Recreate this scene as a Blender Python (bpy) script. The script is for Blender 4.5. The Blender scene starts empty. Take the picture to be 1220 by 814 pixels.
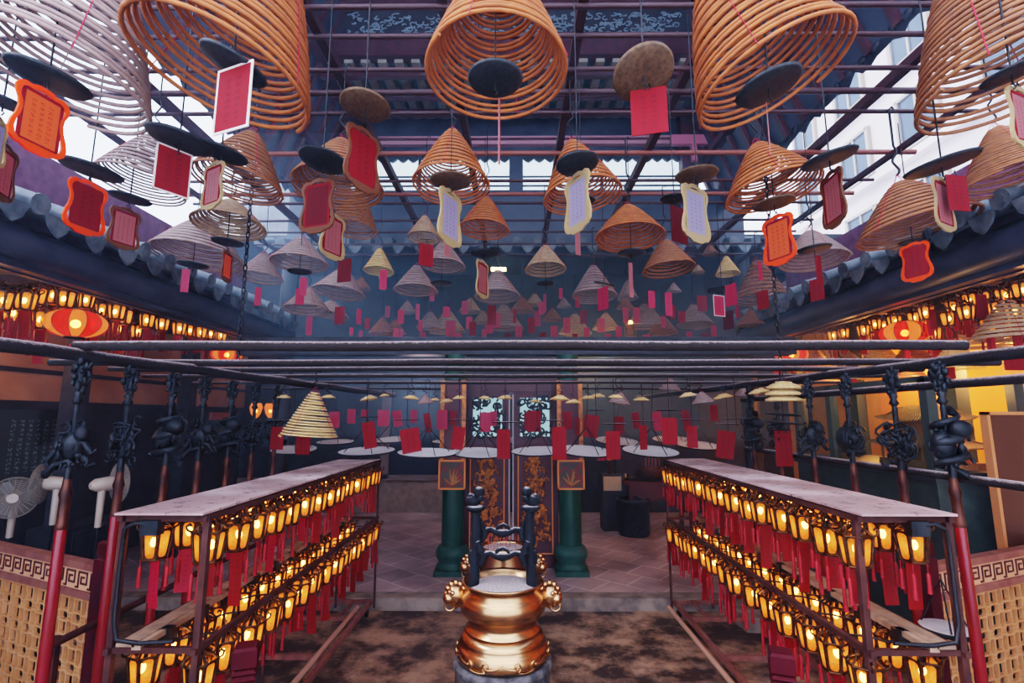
import bpy, bmesh, math, random
from mathutils import Vector, Matrix, Euler
random.seed(7)
PI = math.pi
C = bpy.context.scene.collection
rad = math.radians

# ------------------------------------------------------------------ camera
F = 600.0
CAM = Vector((0, 0, 2.4))
cd = bpy.data.cameras.new('camera'); cam = bpy.data.objects.new('camera', cd); C.objects.link(cam)
cam.location = CAM; cam.rotation_euler = (rad(98.53), 0, rad(0.38))
cd.sensor_width = 36; cd.lens = F / 1220 * 36; cd.clip_start = .02
bpy.context.scene.camera = cam
RM = cam.rotation_euler.to_matrix()
def ray(u, v): return RM @ Vector(((u - 610) / F, (407 - v) / F, -1))
def PD(u, v, D): return CAM + ray(u, v) * D            # depth along the optical axis
def PY(u, v, Y): r = ray(u, v); return CAM + r * (Y / r.y)
def PZ(u, v, z): r = ray(u, v); return CAM + r * ((z - CAM.z) / r.z)
def PX(u, v, x): r = ray(u, v); return CAM + r * (x / r.x)

# ------------------------------------------------------------------ materials
def nt(name):
    m = bpy.data.materials.new(name); m.use_nodes = True
    t = m.node_tree; b = t.nodes['Principled BSDF']; return m, t, b
def mat(name, col, col2=None, rough=.6, metal=0, scale=8, detail=5, bump=0, spec=.4, emit=0, contrast=(.35, .65), coord='Object', bscale=None):
    m, t, b = nt(name)
    b.inputs['Roughness'].default_value = rough; b.inputs['Metallic'].default_value = metal
    b.inputs['Specular IOR Level'].default_value = spec
    b.inputs['Base Color'].default_value = (*col, 1)
    if emit:
        b.inputs['Emission Color'].default_value = (*col, 1); b.inputs['Emission Strength'].default_value = emit
    if col2 or bump:
        tc = t.nodes.new('ShaderNodeTexCoord'); n = t.nodes.new('ShaderNodeTexNoise'); n.inputs['Roughness'].default_value = .68 if detail > 8 else .5
        n.inputs['Scale'].default_value = scale; n.inputs['Detail'].default_value = detail
        t.links.new(tc.outputs[coord], n.inputs['Vector'])
    if col2:
        r = t.nodes.new('ShaderNodeValToRGB')
        r.color_ramp.elements[0].position = contrast[0]; r.color_ramp.elements[1].position = contrast[1]
        r.color_ramp.elements[0].color = (*col, 1); r.color_ramp.elements[1].color = (*col2, 1)
        t.links.new(n.outputs['Fac'], r.inputs['Fac']); t.links.new(r.outputs['Color'], b.inputs['Base Color'])
    if bump:
        bp = t.nodes.new('ShaderNodeBump'); bp.inputs['Strength'].default_value = bump; bp.inputs['Distance'].default_value = .02
        t.links.new(n.outputs['Fac'], bp.inputs['Height']); t.links.new(bp.outputs['Normal'], b.inputs['Normal'])
    return m
def dusty(name, col, dust, lo=.35, hi=.9, scale=40, rough=.9):
    """surfaces whose upward faces carry incense ash"""
    m, t, b = nt(name); b.inputs['Roughness'].default_value = rough
    g = t.nodes.new('ShaderNodeNewGeometry'); s = t.nodes.new('ShaderNodeSeparateXYZ'); t.links.new(g.outputs['Normal'], s.inputs[0])
    n = t.nodes.new('ShaderNodeTexNoise'); n.inputs['Scale'].default_value = scale; n.inputs['Detail'].default_value = 6
    tc = t.nodes.new('ShaderNodeTexCoord'); t.links.new(tc.outputs['Object'], n.inputs['Vector'])
    a = t.nodes.new('ShaderNodeMath'); a.operation = 'MULTIPLY_ADD'; t.links.new(n.outputs['Fac'], a.inputs[0]); a.inputs[1].default_value = .9
    t.links.new(s.outputs['Z'], a.inputs[2])
    mr = t.nodes.new('ShaderNodeMapRange'); t.links.new(a.outputs[0], mr.inputs['Value'])
    mr.inputs['From Min'].default_value = lo + .3; mr.inputs['From Max'].default_value = hi + .3
    mx = t.nodes.new('ShaderNodeMix'); mx.data_type = 'RGBA'; t.links.new(mr.outputs[0], mx.inputs['Factor'])
    mx.inputs[6].default_value = (*col, 1); mx.inputs[7].default_value = (*dust, 1)
    t.links.new(mx.outputs[2], b.inputs['Base Color'])
    bp = t.nodes.new('ShaderNodeBump'); bp.inputs['Strength'].default_value = .5; bp.inputs['Distance'].default_value = .01
    t.links.new(n.outputs['Fac'], bp.inputs['Height']); t.links.new(bp.outputs['Normal'], b.inputs['Normal'])
    return m
def emis(name, col, s):
    m, t, b = nt(name); t.nodes.remove(b); e = t.nodes.new('ShaderNodeEmission')
    e.inputs[0].default_value = (*col, 1); e.inputs[1].default_value = s
    t.links.new(e.outputs[0], t.nodes['Material Output'].inputs[0]); return m
def thin(name, col, trans=.5, tcol=None, text=None, border=None, rough=.5):
    """paper / plastic that lets light through; text = faint columns of small written strokes"""
    m, t, b = nt(name); t.nodes.remove(b)
    d = t.nodes.new('ShaderNodeBsdfPrincipled'); d.inputs['Roughness'].default_value = rough
    tr = t.nodes.new('ShaderNodeBsdfTranslucent'); mx = t.nodes.new('ShaderNodeMixShader'); mx.inputs[0].default_value = trans
    d.inputs['Base Color'].default_value = (*col, 1); tr.inputs[0].default_value = (*(tcol or col), 1)
    t.links.new(d.outputs[0], mx.inputs[1]); t.links.new(tr.outputs[0], mx.inputs[2])
    t.links.new(mx.outputs[0], t.nodes['Material Output'].inputs[0])
    src = None
    if text:
        tc = t.nodes.new('ShaderNodeTexCoord'); s = t.nodes.new('ShaderNodeSeparateXYZ'); t.links.new(tc.outputs['Generated'], s.inputs[0])
        def M(op, a, v=None, c=None):
            q = t.nodes.new('ShaderNodeMath'); q.operation = op
            if hasattr(a, 'is_linked'): t.links.new(a, q.inputs[0])
            else: q.inputs[0].default_value = a
            if v is not None:
                if hasattr(v, 'is_linked'): t.links.new(v, q.inputs[1])
                else: q.inputs[1].default_value = v
            return q.outputs[0]
        cx = M('SINE', M('MULTIPLY', s.outputs['X'], 2 * PI * text[0]))
        cz = M('SINE', M('MULTIPLY', s.outputs['Z'], 2 * PI * text[1]))
        n = t.nodes.new('ShaderNodeTexNoise'); n.inputs['Scale'].default_value = 34; n.inputs['Detail'].default_value = 2
        t.links.new(tc.outputs['Generated'], n.inputs['Vector'])
        k = M('MULTIPLY', M('GREATER_THAN', cx, -.1), M('GREATER_THAN', cz, -.45))
        k = M('MULTIPLY', k, M('GREATER_THAN', n.outputs['Fac'], .5))
        for ax, lo, hi in (('X', .17, .83), ('Z', .14, .84)):
            k = M('MULTIPLY', k, M('GREATER_THAN', s.outputs[ax], lo)); k = M('MULTIPLY', k, M('LESS_THAN', s.outputs[ax], hi))
        k = M('MULTIPLY', k, .75)
        for inp, cc in ((d.inputs['Base Color'], col), (tr.inputs[0], tcol or col)):
            q = t.nodes.new('ShaderNodeMix'); q.data_type = 'RGBA'; t.links.new(k, q.inputs['Factor'])
            q.inputs[6].default_value = (*cc, 1); q.inputs[7].default_value = (*text[2], 1); t.links.new(q.outputs[2], inp)
    return m
def glassy(name, col, fac, ecol, es):
    m, t, b = nt(name); t.nodes.remove(b)
    tp = t.nodes.new('ShaderNodeBsdfTransparent'); tp.inputs[0].default_value = (*col, 1)
    e = t.nodes.new('ShaderNodeEmission'); e.inputs[0].default_value = (*ecol, 1); e.inputs[1].default_value = es
    mx = t.nodes.new('ShaderNodeMixShader'); mx.inputs[0].default_value = fac
    t.links.new(tp.outputs[0], mx.inputs[1]); t.links.new(e.outputs[0], mx.inputs[2])
    t.links.new(mx.outputs[0], t.nodes['Material Output'].inputs[0]); return m

M = {}
M['stone'] = mat('stained_stone', (.055, .034, .024), (.36, .23, .15), .6, scale=1.9, detail=13, bump=.4, contrast=(.44, .6))
M['step'] = mat('step_stone', (.13, .105, .09), (.3, .24, .2), .75, scale=5, bump=.2)
M['tile'] = None
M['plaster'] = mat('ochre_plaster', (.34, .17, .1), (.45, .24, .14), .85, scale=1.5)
M['plaster_lit'] = mat('lamplit_plaster', (.55, .26, .09), (.62, .34, .12), .8, scale=1)  # warm lamplight on the right wall is put into this colour
M['darkwood'] = mat('dark_wood', (.018, .016, .02), (.04, .03, .034), .6, scale=4)
M['blackwood'] = mat('soot_wood', (.012, .014, .02), (.03, .032, .042), .5, scale=6, bump=.15)
M['bluewood'] = mat('blue_soot_board', (.025, .03, .05), (.05, .058, .085), .45, scale=3, bump=.1)
M['maroon'] = mat('maroon_paint', (.055, .012, .016), (.085, .02, .024), .45, scale=6)
M['purple'] = mat('purple_wall', (.14, .045, .09), (.2, .075, .13), .8, scale=9, detail=8)
M['green'] = mat('green_paint', (.006, .05, .034), (.01, .075, .05), .4, scale=4)
M['cream'] = mat('cream_stripe', (.3, .27, .22), (.22, .2, .17), .8, scale=6)
M['teal'] = mat('teal_stripe', (.02, .12, .12), (.03, .09, .1), .8, scale=6)
M['roof'] = mat('grey_roof_tile', (.05, .065, .08), (.13, .15, .17), .5, scale=7, bump=.2)
M['red'] = mat('red_lacquer', (.2, .008, .014), (.15, .007, .011), .22, scale=3, spec=.6)
M['redpost'] = mat('rail_red', (.075, .006, .012), (.05, .005, .01), .6, scale=5, spec=.15)
M['rackmetal'] = mat('maroon_angle_iron', (.05, .02, .018), (.085, .035, .028), .6, scale=9, spec=.15)
M['rackbase'] = mat('worn_maroon_bar', (.17, .06, .05), (.26, .11, .08), .5, scale=9)
M['iron'] = mat('blackened_iron', (.01, .012, .015), (.03, .034, .04), .5, metal=.5, scale=14, bump=.4)
M['wire'] = mat('dark_wire', (.03, .028, .03), None, .5, metal=.6)
M['plate'] = mat('black_plate', (.012, .016, .02), (.03, .035, .04), .55, scale=6)
M['plate_brown'] = mat('rusty_plate', (.07, .04, .025), (.13, .08, .045), .6, scale=7, metal=.2)
M['ashplate'] = dusty('ash_dusted_plate', (.015, .018, .022), (.55, .52, .52), .5, 1.1, 18)
M['ash'] = mat('incense_ash', (.62, .55, .53), (.4, .34, .33), .95, scale=60, bump=.4, contrast=(.3, .5))
M['rod'] = dusty('ash_furred_rod', (.016, .01, .009), (.36, .28, .27), .55, 1.15, 60)
M['beam'] = dusty('maroon_steel', (.045, .012, .013), (.14, .07, .07), .75, 1.3, 20, .5)
M['rackop'] = None
M['brass'] = mat('polished_brass', (.62, .38, .2), (.4, .22, .11), .26, metal=1, scale=5, contrast=(.3, .8))
M['bronze'] = mat('lantern_bronze', (.05, .022, .01), (.13, .055, .02), .4, metal=.7, scale=30)
M['gold'] = mat('gilt_carving', (.5, .2, .05), (.2, .07, .025), .45, metal=.5, scale=20, bump=.3)
M['giltedge'] = mat('gilt_edge', (.55, .2, .05), None, .5)
M['iron_ash'] = dusty('ash_topped_iron', (.006, .0075, .011), (.4, .36, .36), .75, 1.15, 26)
M['copper'] = mat('dark_copper', (.04, .014, .01), (.1, .034, .02), .4, metal=.5, scale=9)
M['sandstone'] = mat('grey_carved_stone', (.045, .042, .045), (.14, .13, .13), .8, scale=14, bump=.6)
M['tan'] = mat('tan_lattice', (.42, .2, .08), (.52, .27, .12), .55, scale=10)
M['plank'] = mat('weathered_plank', (.2, .13, .09), (.32, .22, .15), .75, scale=14)
M['white'] = mat('white_enamel', (.36, .3, .25), None, .4)
M['fanblade'] = mat('grey_mesh', (.14, .14, .14), None, .6)
def glow_pane():
    m, t, b = nt('amber_glass'); t.nodes.remove(b)
    tc = t.nodes.new('ShaderNodeTexCoord'); vm = t.nodes.new('ShaderNodeVectorMath'); vm.operation = 'DISTANCE'
    t.links.new(tc.outputs['Object'], vm.inputs[0]); vm.inputs[1].default_value = (0, 0, -.07)
    mr = t.nodes.new('ShaderNodeMapRange'); t.links.new(vm.outputs['Value'], mr.inputs['Value']); mr.inputs['From Min'].default_value = .06; mr.inputs['From Max'].default_value = .115
    n = t.nodes.new('ShaderNodeTexNoise'); n.inputs['Scale'].default_value = 60; t.links.new(tc.outputs['Object'], n.inputs['Vector'])
    cr = t.nodes.new('ShaderNodeValToRGB'); e = cr.color_ramp.elements
    e[0].color = (1.0, .34, .065, 1); e[1].color = (.4, .085, .012, 1); e[1].position = .9; e.new(.35).color = (.82, .215, .035, 1)
    t.links.new(mr.outputs[0], cr.inputs[0])
    em = t.nodes.new('ShaderNodeEmission'); t.links.new(cr.outputs[0], em.inputs[0])
    ms = t.nodes.new('ShaderNodeMath'); ms.operation = 'MULTIPLY_ADD'; t.links.new(n.outputs['Fac'], ms.inputs[0]); ms.inputs[1].default_value = 1.2; ms.inputs[2].default_value = .75
    t.links.new(ms.outputs[0], em.inputs[1])
    tp = t.nodes.new('ShaderNodeBsdfTransparent'); tp.inputs[0].default_value = (1, .62, .25, 1)
    mx = t.nodes.new('ShaderNodeMixShader'); mx.inputs[0].default_value = .74
    t.links.new(tp.outputs[0], mx.inputs[1]); t.links.new(em.outputs[0], mx.inputs[2]); t.links.new(mx.outputs[0], t.nodes['Material Output'].inputs[0]); return m
M['glow_pane'] = glow_pane()
M['bulb'] = emis('warm_bulb', (1, .56, .2), 60)
M['tassel'] = mat('red_tassel', (.3, .012, .02), (.2, .008, .012), .6, scale=40)
M['strip_red'] = thin('red_strip', (.33, .008, .006), .45, text=(2, 9, (.2, .0, .01)))
M['strip_pink'] = thin('pink_strip', (.5, .025, .06), .45, text=(2, 9, (.3, .0, .03)))
M['card_red'] = thin('red_card', (.3, .008, .016), .4, (.14, .003, .008), rough=.8, text=(3.5, 9, (.12, .0, .01)))
M['card_dark'] = thin('dark_red_card', (.16, .006, .012), .4, (.08, .002, .005), rough=.8, text=(3.5, 8, (.1, 0, .01)))
M['card_pink'] = thin('pink_card', (.52, .05, .12), .5, text=(2.5, 6, (.4, .02, .06)))
M['card_orange'] = thin('orange_card', (.75, .2, .06), .65, text=(4.5, 10, (.4, .05, .02)))
M['card_rose'] = thin('rose_card', (.5, .2, .2), .55, text=(5, 14, (.35, .08, .1)))
M['card_pale'] = thin('lavender_card', (.42, .38, .52), .55, text=(4.5, 12, (.28, .2, .3)))
M['border_orange'] = thin('orange_plastic', (.95, .18, .03), .7)
M['border_cream'] = thin('cream_plastic', (.6, .48, .27), .6)
M['border_brown'] = thin('brown_plastic', (.24, .1, .05), .5)
M['border_white'] = thin('white_card_edge', (.85, .78, .75), .4)
M['redstring'] = mat('red_string', (.4, .02, .05), None, .8)
def coilmat(name, a, b): return mat(name, a, b, .75, scale=5, bump=.1, contrast=(.3, .7))
M['coil_orange'] = coilmat('orange_incense', (.4, .135, .04), (.26, .085, .028))
M['coil_brown'] = coilmat('brown_incense', (.33, .14, .06), (.21, .09, .045))
M['coil_tan'] = coilmat('tan_incense', (.42, .29, .17), (.3, .19, .12))
M['coil_pale'] = coilmat('pale_incense', (.36, .26, .23), (.26, .18, .165))
M['coil_yellow'] = coilmat('straw_incense', (.66, .48, .22), (.5, .34, .15))
M['lantern_red'] = glassy('red_silk', (1, .1, .03), .72, (1, .055, .02), .75)
M['lantern_amber'] = glassy('amber_silk', (1, .4, .1), .72, (1, .24, .05), .95)
M['fret_glass'] = emis('frosted_glass_emissive', (.45, .75, .85), .7)  # emission stands in for the pale light behind the doors
M['tube_lamp'] = emis('tube_lamp', (1, .72, .3), 14)
M['sconce'] = emis('sconce_glow', (1, .62, .15), 10)
M['cabinet_glass'] = glassy('cabinet_glass', (.75, .8, .78), .05, (.6, .6, .5), .2)
M['bldg'] = mat('pale_render', (.72, .62, .6), (.6, .52, .52), .8, scale=.4)
M['bldgglass'] = mat('dark_window', (.08, .1, .13), None, .1)
M['pagoda'] = mat('carved_cork', (.48, .24, .09), (.36, .16, .06), .7, scale=20)
M['pagroof'] = mat('pagoda_tile', (.42, .24, .09), (.28, .15, .06), .6, scale=20)
M['painted'] = mat('painted_panel', (.16, .03, .025), (.06, .055, .04), .5, scale=16, contrast=(.45, .55))
M['brownpanel'] = mat('brown_partition', (.1, .042, .024), (.075, .032, .02), .35, scale=1)
M['bluedoor'] = mat('dark_blue_door', (.02, .035, .06), None, .6)  # plain dark blue for the far window and door
M['slate'] = mat('slate_board', (.03, .04, .04), None, .5)
M['paper'] = mat('paper_notice', (.4, .3, .2), None, .8)
M['joss'] = mat('joss_stick', (.35, .08, .06), None, .8)

def brick_mat(name, c1, c2, mortar, scale, rot=0, rough=.6, bw=.5, rh=.5, off=.5, msize=.015):
    m, t, b = nt(name); b.inputs['Roughness'].default_value = rough
    tc = t.nodes.new('ShaderNodeTexCoord'); mp = t.nodes.new('ShaderNodeMapping'); mp.inputs['Rotation'].default_value = (0, 0, rot)
    br = t.nodes.new('ShaderNodeTexBrick'); br.inputs['Scale'].default_value = scale
    br.inputs['Color1'].default_value = (*c1, 1); br.inputs['Color2'].default_value = (*c2, 1); br.inputs['Mortar'].default_value = (*mortar, 1)
    br.inputs['Brick Width'].default_value = bw; br.inputs['Row Height'].default_value = rh; br.offset = off; br.inputs['Mortar Size'].default_value = msize
    n = t.nodes.new('ShaderNodeTexNoise'); n.inputs['Scale'].default_value = 1.6; n.inputs['Detail'].default_value = 8
    mx = t.nodes.new('ShaderNodeMix'); mx.data_type = 'RGBA'; mx.blend_type = 'MULTIPLY'; mx.inputs['Factor'].default_value = .7
    cr = t.nodes.new('ShaderNodeValToRGB'); cr.color_ramp.elements[0].position = .35; cr.color_ramp.elements[1].position = .65
    cr.color_ramp.elements[0].color = (.35, .32, .32, 1)
    t.links.new(tc.outputs['Object'], mp.inputs[0]); t.links.new(mp.outputs[0], br.inputs['Vector'])
    t.links.new(tc.outputs['Object'], n.inputs['Vector']); t.links.new(n.outputs['Fac'], cr.inputs[0])
    t.links.new(br.outputs['Color'], mx.inputs[6]); t.links.new(cr.outputs[0], mx.inputs[7])
    t.links.new(mx.outputs[2], b.inputs['Base Color']); return m
M['tile'] = brick_mat('diagonal_stone_tiles', (.46, .35, .34), (.35, .26, .26), (.62, .5, .49), 1.0, rad(40), .35)
def racktop_mat():
    m, t, b = nt('ash_dusted_sheet'); b.inputs['Roughness'].default_value = .85
    tc = t.nodes.new('ShaderNodeTexCoord')
    n1 = t.nodes.new('ShaderNodeTexNoise'); n1.inputs['Scale'].default_value = 14; n1.inputs['Detail'].default_value = 8; n1.inputs['Roughness'].default_value = .75
    n2 = t.nodes.new('ShaderNodeTexNoise'); n2.inputs['Scale'].default_value = 1.3
    r1 = t.nodes.new('ShaderNodeValToRGB'); e = r1.color_ramp.elements
    e[0].position = .36; e[0].color = (.08, .05, .05, 1); e[1].position = .45; e[1].color = (.58, .44, .43, 1)
    r2 = t.nodes.new('ShaderNodeValToRGB'); r2.color_ramp.elements[0].color = (.5, .42, .4, 1); r2.color_ramp.elements[0].position = .4; r2.color_ramp.elements[1].position = .6
    mx = t.nodes.new('ShaderNodeMix'); mx.data_type = 'RGBA'; mx.blend_type = 'MULTIPLY'; mx.inputs['Factor'].default_value = 1
    for n in (n1, n2): t.links.new(tc.outputs['Object'], n.inputs['Vector'])
    t.links.new(n1.outputs['Fac'], r1.inputs[0]); t.links.new(n2.outputs['Fac'], r2.inputs[0])
    t.links.new(r1.outputs[0], mx.inputs[6]); t.links.new(r2.outputs[0], mx.inputs[7]); t.links.new(mx.outputs[2], b.inputs['Base Color'])
    return m
M['racktop'] = racktop_mat()

# ------------------------------------------------------------------ mesh builder
class MB:
    def __init__(s): s.v = []; s.f = []; s.sm = []
    def add(s, vs, fs, smooth=False):
        o = len(s.v); s.v += [tuple(p) for p in vs]; s.f += [tuple(i + o for i in f) for f in fs]; s.sm += [smooth] * len(fs); return s
    def box(s, x0, x1, y0, y1, z0, z1, mx=None):
        vs = [Vector((x, y, z)) for x in (x0, x1) for y in (y0, y1) for z in (z0, z1)]
        if mx: vs = [mx @ p for p in vs]
        return s.add(vs, [(0, 1, 3, 2), (4, 6, 7, 5), (0, 4, 5, 1), (2, 3, 7, 6), (0, 2, 6, 4), (1, 5, 7, 3)])
    def bar(s, a, b, w, h=None, up=(0, 0, 1)):
        a, b = Vector(a), Vector(b); d = (b - a); L = d.length; d.normalize(); h = h or w
        up = Vector(up)
        if abs(d.dot(up)) > .98: up = Vector((0, 1, 0))
        x = d.cross(up).normalized(); z = x.cross(d)
        mx = Matrix((( x.x, d.x, z.x, a.x), (x.y, d.y, z.y, a.y), (x.z, d.z, z.z, a.z), (0, 0, 0, 1)))
        return s.box(-w / 2, w / 2, 0, L, -h / 2, h / 2, mx)
    def tube(s, pts, r, n=6, cap=True, smooth=True, closed=False):
        pts = [Vector(p) for p in pts]; m = len(pts)
        rs = r if isinstance(r, (list, tuple)) else [r] * m
        vs = []; prev = None
        for i, p in enumerate(pts):
            if closed: d = pts[(i + 1) % m] - pts[i - 1]
            else: d = pts[min(i + 1, m - 1)] - pts[max(i - 1, 0)]
            if d.length < 1e-9: d = Vector((0, 0, 1))
            d.normalize()
            if prev is None:
                x = d.orthogonal().normalized()
            else:
                x = prev - d * prev.dot(d)
                x = x.normalized() if x.length > 1e-6 else d.orthogonal().normalized()
            prev = x; y = d.cross(x)
            vs += [p + (x * math.cos(2 * PI * k / n) + y * math.sin(2 * PI * k / n)) * rs[i] for k in range(n)]
        fs = []
        for i in range(m if closed else m - 1):
            j = (i + 1) % m
            fs += [(i * n + k, i * n + (k + 1) % n, j * n + (k + 1) % n, j * n + k) for k in range(n)]
        s.add(vs, fs, smooth)
        if cap and not closed: s.add(vs[:n], [tuple(range(n))[::-1]]); s.add(vs[-n:], [tuple(range(n))])
        return s
    def lathe(s, prof, n=24, c=(0, 0, 0), smooth=True, mx=None, flute=0, nf=0):
        vs = []
        for r, z in prof:
            for k in range(n):
                a = 2 * PI * k / n; q = r * (1 + flute * abs(math.sin(a * nf / 2))) if nf else r
                p = Vector((q * math.cos(a), q * math.sin(a), z))
                vs.append((mx @ p if mx else p) + Vector(c))
        fs = [(i * n + k, i * n + (k + 1) % n, (i + 1) * n + (k + 1) % n, (i + 1) * n + k) for i in range(len(prof) - 1) for k in range(n)]
        s.add(vs, fs, smooth)
        if prof[0][0] > 1e-4: s.add(vs[:n], [tuple(range(n))[::-1]])
        if prof[-1][0] > 1e-4: s.add(vs[-n:], [tuple(range(n))])
        return s
    def ball(s, c, r, n=8, m=6, sc=(1, 1, 1)):
        c = Vector(c); vs = []; fs = []
        for i in range(m + 1):
            t = PI * i / m
            for k in range(n):
                a = 2 * PI * k / n
                vs.append(c + Vector((r * sc[0] * math.sin(t) * math.cos(a), r * sc[1] * math.sin(t) * math.sin(a), r * sc[2] * math.cos(t))))
        fs = [(i * n + k, (i + 1) * n + k, (i + 1) * n + (k + 1) % n, i * n + (k + 1) % n) for i in range(m) for k in range(n)]
        return s.add(vs, fs, True)
    def prism(s, poly, y0, y1):
        """outline in x,z extruded along y"""
        n = len(poly); vs = [(x, y0, z) for x, z in poly] + [(x, y1, z) for x, z in poly]
        return s.add(vs, [tuple(range(n)), tuple(range(2 * n - 1, n - 1, -1))] + [(i, i + n, (i + 1) % n + n, (i + 1) % n) for i in range(n)])
    def mesh(s, name, m):
        me = bpy.data.meshes.new(name); me.from_pydata(s.v, [], s.f); me.materials.append(m)
        me.polygons.foreach_set('use_smooth', s.sm); me.update(); return me
    def build(s, name, m, parent=None, loc=None, rot=None):
        return ob(name, s.mesh(name, m), parent, loc, rot)
def ob(name, data, parent=None, loc=None, rot=None, sc=None):
    o = bpy.data.objects.new(name, data); C.objects.link(o)
    if parent: o.parent = parent
    if loc is not None: o.location = loc
    if rot is not None: o.rotation_euler = rot
    if sc is not None: o.scale = sc if hasattr(sc, '__len__') else (sc,) * 3
    return o
def tag(o, label=None, cat=None, group=None, kind=None):
    if label: o['label'] = label
    if cat: o['category'] = cat
    if group: o['group'] = group
    if kind: o['kind'] = kind
    return o
def thing(name, label, cat, loc=(0, 0, 0), rot=(0, 0, 0), group=None):
    return tag(ob(name, None, None, loc, rot), label, cat, group)
def struct(name, mb, m, label=None, cat=None, parent=None, **k):
    o = mb.build(name, m, parent, **k)
    if not parent: o['kind'] = 'structure'; tag(o, label or name.replace('_', ' ') + ' of the temple', cat or name.split('_')[0])
    return o
WORD = 'first second third fourth fifth sixth seventh eighth ninth tenth eleventh twelfth thirteenth fourteenth fifteenth sixteenth seventeenth eighteenth nineteenth twentieth'.split()
def nth(i):
    if i < 20: return WORD[i]
    tens = ['twenty', 'thirty', 'forty', 'fifty', 'sixty'][(i + 1) // 10 - 2]
    return (tens[:-1] + 'ieth') if (i + 1) % 10 == 0 else tens + '-' + WORD[(i + 1) % 10 - 1]

# ================================================================== SETTING
EX, EZ = 4.25, 4.2        # eave edge of the light well
struct('floor', MB().box(-9, 9, -2, 6.9, -.2, 0), M['stone'], 'dark stained stone courtyard floor below the light well', 'floor')
struct('floor_upper', MB().box(-9, 9, 6.95, 13, -.2, .15), M['tile'], 'raised far floor of diagonal grey stone tiles', 'floor')
struct('trim_1', MB().box(-9, 9, 6.72, 6.95, -.05, .152), M['step'], 'worn stone step edge before the raised far floor', 'step')
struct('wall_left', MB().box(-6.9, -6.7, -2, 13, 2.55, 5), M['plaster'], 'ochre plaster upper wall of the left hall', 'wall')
struct('wall_left_dado', MB().box(-6.95, -6.72, -2, 13, 0, 2.55), M['darkwood'], 'dark lower wall of the left hall', 'wall')
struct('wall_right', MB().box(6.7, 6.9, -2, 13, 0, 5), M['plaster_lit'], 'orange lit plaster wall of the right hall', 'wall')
struct('wall_back', MB().box(-9, 9, 12.5, 12.7, 0, 6.2), M['blackwood'], 'dark back wall of the far hall', 'wall')
struct('baseboard_back', MB().box(-6.7, -1.2, 12.42, 12.5, .15, .95), mat('grey_dado', (.16, .12, .1), (.22, .17, .14), .8), 'grey stone dado along the far back wall', 'dado')
for s, nm in ((-1, 'left'), (1, 'right')):
    mb = MB().box(min(s * 4.5, s * 7), max(s * 4.5, s * 7), -2, 9.6, 4.05, 4.15)
    for y in [k * .6 - 1.5 for k in range(19)]: mb.box(min(s * 4.6, s * 6.9), max(s * 4.6, s * 6.9), y, y + .1, 3.95, 4.05)
    struct('ceiling_' + nm, mb, M['darkwood'], f'dark timber ceiling of the {nm} side hall', 'ceiling')
struct('ceiling_far', MB().box(-9, 9, 9.9, 12.7, 6.0, 6.1), M['blackwood'], 'dark ceiling of the far hall', 'ceiling')

def eave(nm, mx, y0, y1, label, pitch=.42):
    """tiled eave along local +y; slope rises towards local -x"""
    mb = MB(); n = int((y1 - y0) / pitch)
    mb.add([(0, y0, 0), (0, y1, 0), (-1.3, y1, .5), (-1.3, y0, .5), (0, y0, -.04), (0, y1, -.04), (-1.3, y1, .46), (-1.3, y0, .46)],
           [(0, 1, 2, 3), (7, 6, 5, 4), (0, 4, 5, 1), (3, 2, 6, 7), (0, 3, 7, 4), (1, 5, 6, 2)])
    for i in range(n + 1):
        y = y0 + i * pitch
        pts = [(-1.3, y, .56), (-.65, y, .31), (.05, y, .06)]
        mb.tube(pts, .085, 10)
        mb.tube([(.045, y, .06), (.075, y, .055)], .095, 12)                    # round end tile
        mb.tube([(.07, y, .055), (.085, y, .053)], .055, 8)
        ys = [y + pitch / 2 + d * pitch for d in (-.33, -.2, 0, .2, .33)]; zs = [.02, -.1, -.17, -.1, .02]
        vs = [(.03, a, c) for a, c in zip(ys, zs)] + [(.06 , a, c - .015) for a, c in zip(ys, zs)]
        mb.add(vs, [(0, 1, 2, 3, 4), (9, 8, 7, 6, 5)] + [(k, k + 5, k + 6, k + 1) for k in range(4)])
        mb.box(-1.2, .05, y + .1, y + pitch - .1, -.0, .02, Matrix.Rotation(rad(21), 4, 'Y'))
    mb.v = [tuple(mx @ Vector(p)) for p in mb.v]
    return struct(nm, mb, M['roof'], label, 'eave')
TL = lambda x, y, z: Matrix.Translation((x, y, z))
eave('trim_2', TL(-EX, 0, EZ), .4, 9.5, 'grey tiled eave with round end tiles along left side')
eave('trim_3', TL(EX, 0, EZ) @ Matrix.Rotation(PI, 4, 'Z'), -9.6, -.5, 'grey tiled eave with round end tiles along right side')
eave('trim_4', TL(0, 9.45, 5.72) @ Matrix.Rotation(-PI / 2, 4, 'Z') , -5, 5, 'far tiled eave over the far hall opening')
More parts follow.
